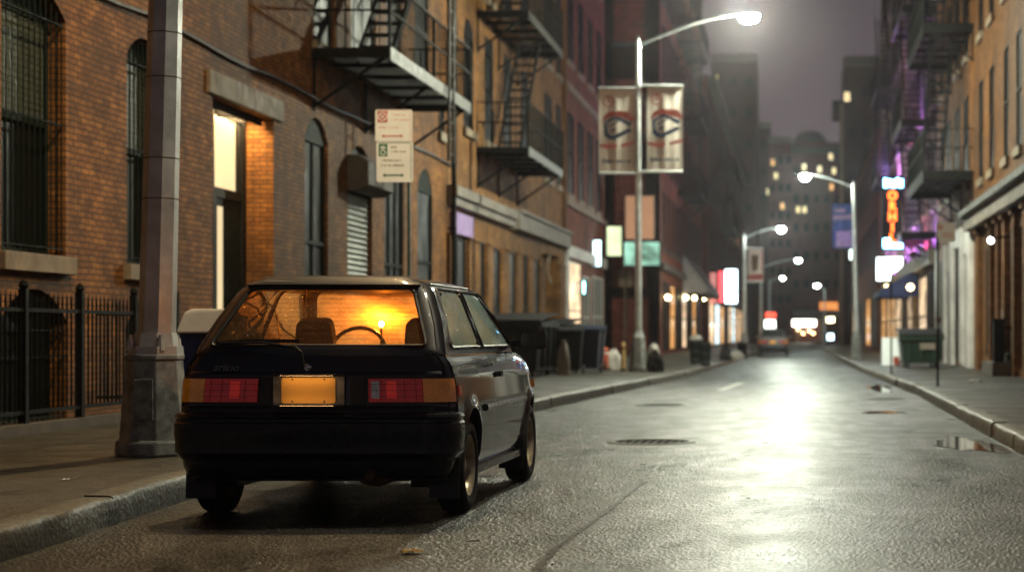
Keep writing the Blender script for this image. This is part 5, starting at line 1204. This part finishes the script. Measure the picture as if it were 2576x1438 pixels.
        # roof gutter trim and mirror
        m = MB(); m.path([side(sg, y, 1.345, .004) for y in (.03, .4, .8, 1.24)] + [side(sg, 1.60, 1.17, .004), side(sg, 1.97, .935, .004)], .008, 6); m.build('roof_trim', 'black_plastic', T)
        mr = MB(); mr.prism([(sg * .668, 1.94, .96), (sg * .668, 1.80, .96), (sg * .655, 1.86, 1.02)], (sg * .035, 0, 0)); mr.bar((sg * .71, 1.88, .985), (sg * .78, 1.90, .99), .05, .04)
        mr = mr.build('mirror', 'black_plastic', T)
        hx = .875 * sg
        h = MB(); pts = rpoly([(hx - .095, .945), (hx + .095, .945), (hx + .085, 1.07), (hx - .095, 1.07)], .03); V = [Vector((p.x, 1.86, p.y)) for p in pts]
        c = Vector((hx, 1.86, 1.005)); back = [c + (v - c) * .72 + Vector((0, .10, 0)) for v in V]; n = len(V); inn = [c + (v - c) * .9 + Vector((0, .004, 0)) for v in V]
        h.add(V + back + inn, [(i, (i + 1) % n, n + (i + 1) % n, n + i) for i in range(n)] + [tuple(range(n, 2 * n))] + [(i, (i + 1) % n, 2 * n + (i + 1) % n, 2 * n + i) for i in range(n)]); h.build('housing', 'black_plastic', mr, smooth=True)
        h = MB(); h.poly(inn[:]); h.build('mirror_glass', 'mirror_dark', mr)
        # side marker, arch lips, mud flaps
        m = MB(); m.prism([side(sg, -.385, .70, .0), side(sg, -.385, .755, .0), side(sg, -.30, .755, .0), side(sg, -.30, .70, .0)], (sg * .008, 0, 0)); m.build('side_marker', 'lens_red', T)
        m = MB(); m.prism([side(sg, 2.70, .66, -.06), side(sg, 2.70, .72, -.06), side(sg, 2.80, .72, -.10), side(sg, 2.80, .66, -.10)], (sg * .03, 0, 0)); m.build('side_marker', 'lens_amber', T)
        for yc in (0, WB):
            m = MB(); m.bar((sg * .70, yc - .345, .34), (sg * .70, yc - .36, .11), .17, .012, (0, 1, 0)); m.build('mud_flap', 'black_plastic', T)
            m = MB(); pr = []
            for a in range(-20, 201, 10): pr.append((AR * 1.03 * math.cos(R(a)), AR * 1.03 * math.sin(R(a))))
            vs = []
            for y, z in pr: vs += [(sg * .74, yc + y, AZ + z), (sg * .50, yc + y, AZ + z)]
            m.add(vs, [(2 * i, 2 * i + 1, 2 * i + 3, 2 * i + 2) for i in range(len(pr) - 1)]); m.poly([(sg * .50, yc + y, AZ + z) for y, z in pr]); m.build('wheel_well', 'black_plastic', T)
    # wheels
    for yc in (0, WB):
        for sg in (-1, 1):
            Mt = Matrix.Translation((sg * .705, yc, .275)) @ Matrix.Rotation(R(90) * sg, 4, 'Y'); wr = MB(); rr = .275
            hub = MB(); hub.lathe([(.001, .048), (.028, .046), (.034, .035), (.05, .03), (.07, .036)], 24, Mt)
            W_ = hub.build('wheel', 'rim_steel', T, smooth=True)
            wr.lathe([(.178, -.075), (.21, -.085), (.245, -.083), (.268, -.07), (rr, -.045), (rr, .045), (.268, .068), (.25, .080), (.215, .085), (.190, .078), (.178, .066)], 48, Mt)
            for k in range(48):
                a = 2 * math.pi * k / 48
                for z in (-.05, .05): p = Mt @ Vector((rr * math.cos(a), rr * math.sin(a), z)); q = Mt @ Vector((rr * math.cos(a + .05), rr * math.sin(a + .05), z * .35)); wr.bar(p, q, .01, .006)
            wr.build('tyre', 'tyre', W_, smooth=True)
            rm = MB(); rm.lathe([(.180, -.07), (.172, -.06), (.165, .03), (.172, .058), (.183, .07), (.179, .074), (.160, .062), (.150, .036), (.146, .012)], 48, Mt)
            # steel disc with eight slots
            def disc(u, v):
                a = 2 * math.pi * u; r_ = .066 + (.150 - .066) * v; z = .036 - .034 * math.sin(math.pi * v) * .6 - .012 * v
                return Mt @ Vector((r_ * math.cos(a), r_ * math.sin(a), z))
            nu, nv = 96, 6; vs = [disc(i / nu, j / nv) for j in range(nv + 1) for i in range(nu)]
            fs = [(j * nu + i, j * nu + (i + 1) % nu, (j + 1) * nu + (i + 1) % nu, (j + 1) * nu + i) for j in range(nv) for i in range(nu) if not (2 <= j <= 3 and i % 12 < 7)]
            rm.add(vs, fs); rm.build('rim', 'rim_steel', W_, smooth=True)
            br = MB(); br.lathe([(.001, -.02), (.15, -.02)], 24, Mt); br.build('brake_disc', 'frame_black', W_)
    # rear glass, wiper, seal, lip
    b = MB(); fillpoly(b, RWr, lambda s, z: rear(s, z, -.006), 8); rg = b.build('rear_window', 'pane_dark' if simple else 'rear_glass', T, smooth=True)
    b = MB(); edge(b, RWr, lambda s, z: rear(s, z, .001), .011, 6); b.build('window_seal', 'black_plastic', rg)
    if not simple:
        b = MB()
        for i in range(11):
            z = 1.02 + i * .026; hs = .80 - i * .004; P = [rear(-hs + 2 * hs * k / 12, z, -.009) for k in range(13)]
            for p, q in zip(P, P[1:]): b.bar(p, q, .0016, .0016)
        b.build('defroster_lines', 'rust', rg)
    b = MB()
    def lip(u, v):
        s = (2 * u - 1) * .93; p = rear(s, 1.372); q = rear(s, 1.332); k = (v * 3)
        pts = [p + Vector((0, .05, .022)), p + Vector((0, -.035, .004)), q + Vector((0, -.035, .008)), q + Vector((0, .0, .0))]
        i = min(2, int(k)); return pts[i].lerp(pts[i + 1], k - i)
    b.grid(lip, 40, 3); b.build('roof_lip', paint, T, smooth=True, angle=60)
    if not simple:
        pv = rear(-.07, .872, .03); b = MB(); pts = [pv, rear(-.10, .945, .035), rear(-.16, .975, .03), rear(-.45, 1.003, .03), rear(-.80, .998, .02)]
        b.path(pts[:3], .010); b.path(pts[2:], .007); wi = b.build('wiper', 'black_plastic', T)
        P = [rear(s, 1.0 + .012 * math.sin((s + .8) * 3), .012) for s in (-.83, -.6, -.4, -.15)]; b = MB()
        for p, q in zip(P, P[1:]): b.bar(p, q, .006, .02)
        b.build('wiper_blade', 'black_plastic', wi)
        b = MB(); Mt = Matrix.Translation(rear(-.045, .862, .0)) @ Matrix.Rotation(R(90), 4, 'X'); b.lathe([(.022, .0), (.022, .010), (.018, .014), (.014, .010), (.009, .016), (.001, .017)], 24, Mt); b.build('hatch_lock', 'chrome', T, smooth=True)
        text('badge', 'arlino', 'galv_dirty', T, rear(-.76, .862, .004) + Vector((.075, -.012, 0)), .062, .002, rot=(R(83), 0, R(-3)), shear=.4)
    # hatch seams
    b = MB()
    for sg in (-1, 1): b.path([rear(sg * .955, z, .0015) for z in (.64, .70, .76, .83, .88, .93)] + [rear(sg * .945, z, .0015) for z in (1.0, 1.1, 1.2, 1.33)], .0035, 5)
    b.path([rear(s / 10, .642, .0015) for s in range(-9, 10)], .0035, 5); b.build('hatch_seam', 'frame_black', T)
    b = MB(); b.prism([rear(-.93, .812) + Vector((0, -.002, 0)), rear(-.93, .812) + Vector((0, -.02, -.004)), rear(-.93, .836) + Vector((0, -.002, 0))], (0, 0, 0)) if False else None
    # crease above lamps
    b.grid(lambda u, v: rear(-.93 + 1.86 * u, .812 + .028 * v, .004 + .014 * math.sin(math.pi * (1 - v) * .6)), 40, 4); b.build('hatch_crease', paint, T, smooth=True)
    # tail lamps
    def rpatch(b, s0, s1, z0_, z1_, off, n=10, th=.02):
        b.grid(lambda u, v: rear(s0 + (s1 - s0) * u, z0_ + (z1_ - z0_) * v, off), n, 4)
        for z in (z0_, z1_): b.grid(lambda u, v: rear(s0 + (s1 - s0) * u, z, off - th * v), n, 1)
        for s in (s0, s1): b.grid(lambda u, v: rear(s, z0_ + (z1_ - z0_) * u, off - th * v), 4, 1)
    for sg in (-1, 1):
        b = MB(); rpatch(b, sg * .385, sg * .996, .655, .81, .006, 24, .03); tl = b.build('tail_lamp', 'black_plastic', T, smooth=True, angle=30)
        b = MB(); rpatch(b, sg * .40, sg * .785, .668, .80, .016, 14); b.build('red_lens', 'lens_red', tl, smooth=True, angle=30)
        b = MB(); rpatch(b, sg * .79, sg * .995, .668, .80, .016, 12); b.build('amber_lens', 'lens_amber', tl, smooth=True, angle=30)
        b = MB()
        for z in (.70, .734, .768):
            q = [rear(sg * (.40 + .39 * k / 8), z, .0185) for k in range(9)]
            for a_, c_ in zip(q, q[1:]): b.bar(a_, c_, .0018, .002)
        for s in (.49, .66, .74): b.bar(rear(sg * s, .67, .0185), rear(sg * s, .798, .0185), .002, .002)
        b.build('lens_ribs', 'lens_dark', tl)
        b = MB(); rpatch(b, sg * .565 - .035, sg * .565 + .035, .69, .785, .0185, 4, .004); b.build('reflector', 'lens_redbright', tl, smooth=True, angle=30)
        b = MB(); rpatch(b, sg * .45 - .028, sg * .45 + .028, .69, .785, .0182, 4, .004); b.build('reverse_lens', 'lens_clear' if sg > 0 else 'lens_red', tl, smooth=True, angle=30)
    # plate recess between the lamps
    for sg in (-1, 1): b = MB(); rpatch(b, sg * .27, sg * .375, .65, .812, .012, 6, .03); b.build('lamp_filler', 'black_plastic', T, smooth=True, angle=30)
    b = MB(); cx = -.02
    b.box((cx - .20, -.575, .652), (cx + .20, -.569, .815)); b.build('plate_recess', 'galv_dirty', T)
    b = MB(); b.box((cx - .205, -.60, .815), (cx + .205, -.555, .828)); b.box((cx - .205, -.60, .640), (cx + .205, -.555, .650)); b.build('plate_frame', 'black_plastic', T)
    b = MB(); b.prism(rrect(cx - .152, cx + .152, .662, .806, -.580, .014), (0, -.004, 0)); p = b.build('number_plate', 'plate', T)
    b = MB()
    for dx, z in ((-.09, .796), (.09, .796), (-.09, .672), (.09, .672)): b.tube((cx + dx, -.584, z), (cx + dx, -.587, z), .005, n=8)
    b.build('screw', 'rust', p)
    for z, s in ((.822, -1), (.645, 1)):  # lower strip is added to brighten the bottom of the plate
        b = MB(); b.box((cx - .17, -.634, z - .004), (cx + .17, -.594, z + .004)); q = b.build('plate_light_strip', 'black_plastic', T)
        zz = z + s * .0045; b = MB(); b.poly([(cx - .15, -.632, zz), (cx + .15, -.632, zz), (cx + .15, -.614, zz), (cx - .15, -.614, zz)]); b.build('bulb', 'plate_bulb' if s < 0 else 'plate_fill_low', q)
    # bumpers
    prof = [(-.03, .612), (.02, .612), (.052, .600), (.060, .585), (.050, .572), (.050, .560), (.062, .548), (.062, .47), (.056, .44), (.058, .385), (.035, .355), (.015, .34), (.010, .30), (-.01, .255), (-.05, .235)]
    def bump_path(n=14):
        pts = []; hw_, r_, yr_ = .755, .13, -.565
        for y in (-.345, -.38): pts.append((Vector((hw_, y, 0)), Vector((1, 0, 0))))
        for i in range(n + 1): a = R(-90 * i / n); pts.append((Vector((hw_ - r_ + r_ * math.cos(a), yr_ + r_ + r_ * math.sin(a), 0)), Vector((math.cos(a), math.sin(a), 0))))
        return pts + [(Vector((-p.x, p.y, 0)), Vector((-q.x, q.y, 0))) for p, q in reversed(pts)]
    bp = bump_path(); b = MB(); m = len(prof)
    vs = [Vector((p.x, p.y - .02 * (1 - (p.x / .76) ** 2), z)) + nn * o for p, nn in bp for o, z in prof]
    b.add(vs, [(k * m + i, k * m + i + 1, (k + 1) * m + i + 1, (k + 1) * m + i) for k in range(len(bp) - 1) for i in range(m - 1)] + [tuple(range(m)), tuple(range((len(bp) - 1) * m, len(bp) * m))])
    rb = b.build('rear_bumper', 'car_bumper', T, smooth=True, angle=32)
    b = MB()
    fy = lambda p: Vector((p.x, WB + .665 - (p.y + .565) - .0, 0))
    vs = [Vector((p.x * .84, 2.86 - (p.y + .565) * 1.0, z)) + Vector((nn.x, -nn.y, 0)) * o * .7 for p, nn in bp for o, z in prof]
    b.add(vs, [(k * m + i, k * m + i + 1, (k + 1) * m + i + 1, (k + 1) * m + i) for k in range(len(bp) - 1) for i in range(m - 1)]); b.build('front_bumper', 'car_bumper', T, smooth=True)
    # underside, exhaust
    b = MB(); b.box((-.50, -.45, .22), (.50, 2.8, .26)); b.box((-.70, .4, .22), (.70, 1.95, .26)); b.box((-.45, -.02, .19), (.45, .05, .25)); b.tube((-.62, 0, .275), (.62, 0, .275), .03); b.build('floor_pan', 'frame_black', T)
    b = MB(); b.tube((.33, -.60, .262), (.33, -.15, .25), .030, n=16); b.tube((.33, -.598, .262), (.33, -.55, .262), .022, n=16); b.build('exhaust_pipe', 'rust', T, smooth=True)
    b = MB(); b.lathe([(.001, 0), (.075, .01), (.085, .04), (.085, .36), (.001, .38)], 20, Matrix.Translation((.34, -.16, .25)) @ Matrix.Rotation(R(90), 4, 'X') @ Matrix.Diagonal((1.25, .7, 1, 1))); b.build('silencer', 'rust', T, smooth=True)
    # windscreen
    b = MB(); fillpoly(b, FWp, lambda s, z: front(s, z, -.008), 6); b.build('windscreen', 'front_glass', T, smooth=True)
    # headlamps
    for sg in (-1, 1):
        b = MB(); b.box((sg * .36, 2.9, .60), (sg * .56, 2.95, .72)); b.build('headlamp', 'lens_clear', T, bevel=.01)
    if simple: return T
    # cabin
    b = MB(); b.box((-.66, 1.50, .55), (.66, 1.96, .90)); b.prism([(-.66, 1.50, .88), (-.66, 1.55, .955), (-.66, 1.94, .955), (-.66, 1.94, .88)], (1.32, 0, 0)); b.build('dashboard', 'dash', T, bevel=.02)
    b = MB(); b.grid(lambda u, v: Vector(((2 * u - 1) * .50, .0 + 1.24 * v, 1.352)), 6, 6); b.build('headliner', 'headliner', T)
    for q in [((sg * .69, -.40, .30), (sg * .66, .78, .90)) for sg in (-1, 1)] + [((sg * .69, .79, .30), (sg * .67, 1.95, .90)) for sg in (-1, 1)] + [((-.64, -.44, .30), (.64, -.42, .90))]: b = MB(); b.box(*q); b.build('trim_panel', 'dash', T)
    def seat(x, y, w_, rest=True, h=.50):
        b = MB(); b.prism([(x - w_ / 2, y + .02, .48), (x - w_ / 2, y + .50, .52), (x - w_ / 2, y + .52, .38), (x - w_ / 2, y, .36)], (w_, 0, 0)); s = b.build('seat', 'seat_cloth', T, bevel=.04)
        b = MB(); pts = rpoly([(x - w_ / 2, .44), (x + w_ / 2, .44), (x + w_ / 2 * .86, .44 + h), (x - w_ / 2 * .86, .44 + h)], .06)
        V = [Vector((p.x, y + .04 - (p.y - .44) * .28, p.y)) for p in pts]; b.prism(V, (0, .11, .03)); b.build('backrest', 'seat_cloth', s, bevel=.025)
        if rest:
            b = MB(); pts = rpoly([(x - .125, .955), (x + .125, .955), (x + .105, 1.135), (x - .105, 1.135)], .045); V = [Vector((p.x, y - .10 - (p.y - .9) * .2, p.y)) for p in pts]; b.prism(V, (0, .09, .02))
            for d in (-.05, .05): b.tube((x + d, y - .07, .90), (x + d, y - .07, .98), .008)
            b.build('headrest', 'seat_cloth', s, bevel=.02)
    seat(-.33, .80, .50); seat(.36, .80, .50); seat(-.31, .05, .60, False, .42); seat(.31, .05, .60, False, .42)
    # steering wheel
    cz = Matrix.Translation((-.25, 1.46, .93)) @ Matrix.Rotation(R(62), 4, 'X')
    b = MB(); P = [cz @ Vector((.185 * math.cos(R(a)), .185 * math.sin(R(a)), 0)) for a in range(0, 361, 12)]; b.path(P, .014, 8)
    for a in (20, 160, 270): b.bar(cz @ Vector((0, 0, -.01)), cz @ Vector((.18 * math.cos(R(a)), .18 * math.sin(R(a)), 0)), .03, .014)
    b.lathe([(.001, .02), (.05, .015), (.055, -.02)], 16, cz); b.tube(cz @ Vector((0, 0, 0)), cz @ Vector((0, 0, -.2)), .03); b.build('steering_wheel', 'black_plastic', T, smooth=True)
    b = MB(); V = [Vector((p.x, 1.62, p.y)) for p in rpoly([(-.13, 1.215), (.13, 1.215), (.12, 1.28), (-.12, 1.28)], .025)]; b.prism(V, (0, .02, 0)); b.bar((0, 1.63, 1.26), (0, 1.56, 1.345), .015, .01); b.build('rear_view_mirror', 'black_plastic', T)
    for sg in (-1, 1): b = MB(); b.bar(Vector((sg * .58, .74, 1.18)), Vector((sg * .55, .80, .78)), .03, .004); b.build('seat_belt', 'dash', T)
    # small bare bulb added on the dashboard to make the cabin's amber glow
    L = Vector((-.125, 1.62, 1.118))
    b = MB(); b.tube((L.x, L.y, .95), (L.x, L.y, L.z - .02), .008); q = b.build('added_cabin_lamp', 'black_plastic', T)
    b = MB(); b.lathe([(.001, -.022), (.015, -.012), (.019, .004), (.011, .018), (.001, .022)], 14, Matrix.Translation(L)); b.build('bulb', 'added_cabin_bulb', q, smooth=True)
    return T
emit('added_cabin_bulb', (1, .28, .019), 2400); emit('plate_bulb', (1, .52, .18), 9); emit('plate_fill_low', (1, .52, .18), 5)
make_car('hatchback_car', 'dark blue-black three-door hatchback parked at the left kerb, amber light glowing inside', (-2.72, 10.85, 0), R(-.35))
plain('paint_grey', (.16, .15, .15), .3, .6, coat=.8)
far = make_car('parked_car', 'distant grey hatchback on the road at the far end of the street', (XW(1945, 88), 88, 0), R(0), 'paint_grey', simple=True)
far.scale = (.92, .92, .92)

# ------------------------------------------------------------------ damp air
if HAZE:
    b = MB(); b.box((-60, -45, -1.2), (60, 262, 46)); hz = b.build('haze', 'wood_dark'); hz.data.materials.clear()
    m = bpy.data.materials.new('haze'); m.use_nodes = True; nt = m.node_tree; nt.nodes.clear(); o = N(nt, 'ShaderNodeOutputMaterial'); v = N(nt, 'ShaderNodeVolumePrincipled')
    v.inputs['Color'].default_value = (.92, .84, .92, 1); v.inputs['Density'].default_value = HAZE; v.inputs['Anisotropy'].default_value = .9
    nt.links.new(v.outputs[0], o.inputs['Volume']); hz.data.materials.append(m); tag(hz, kind='stuff')
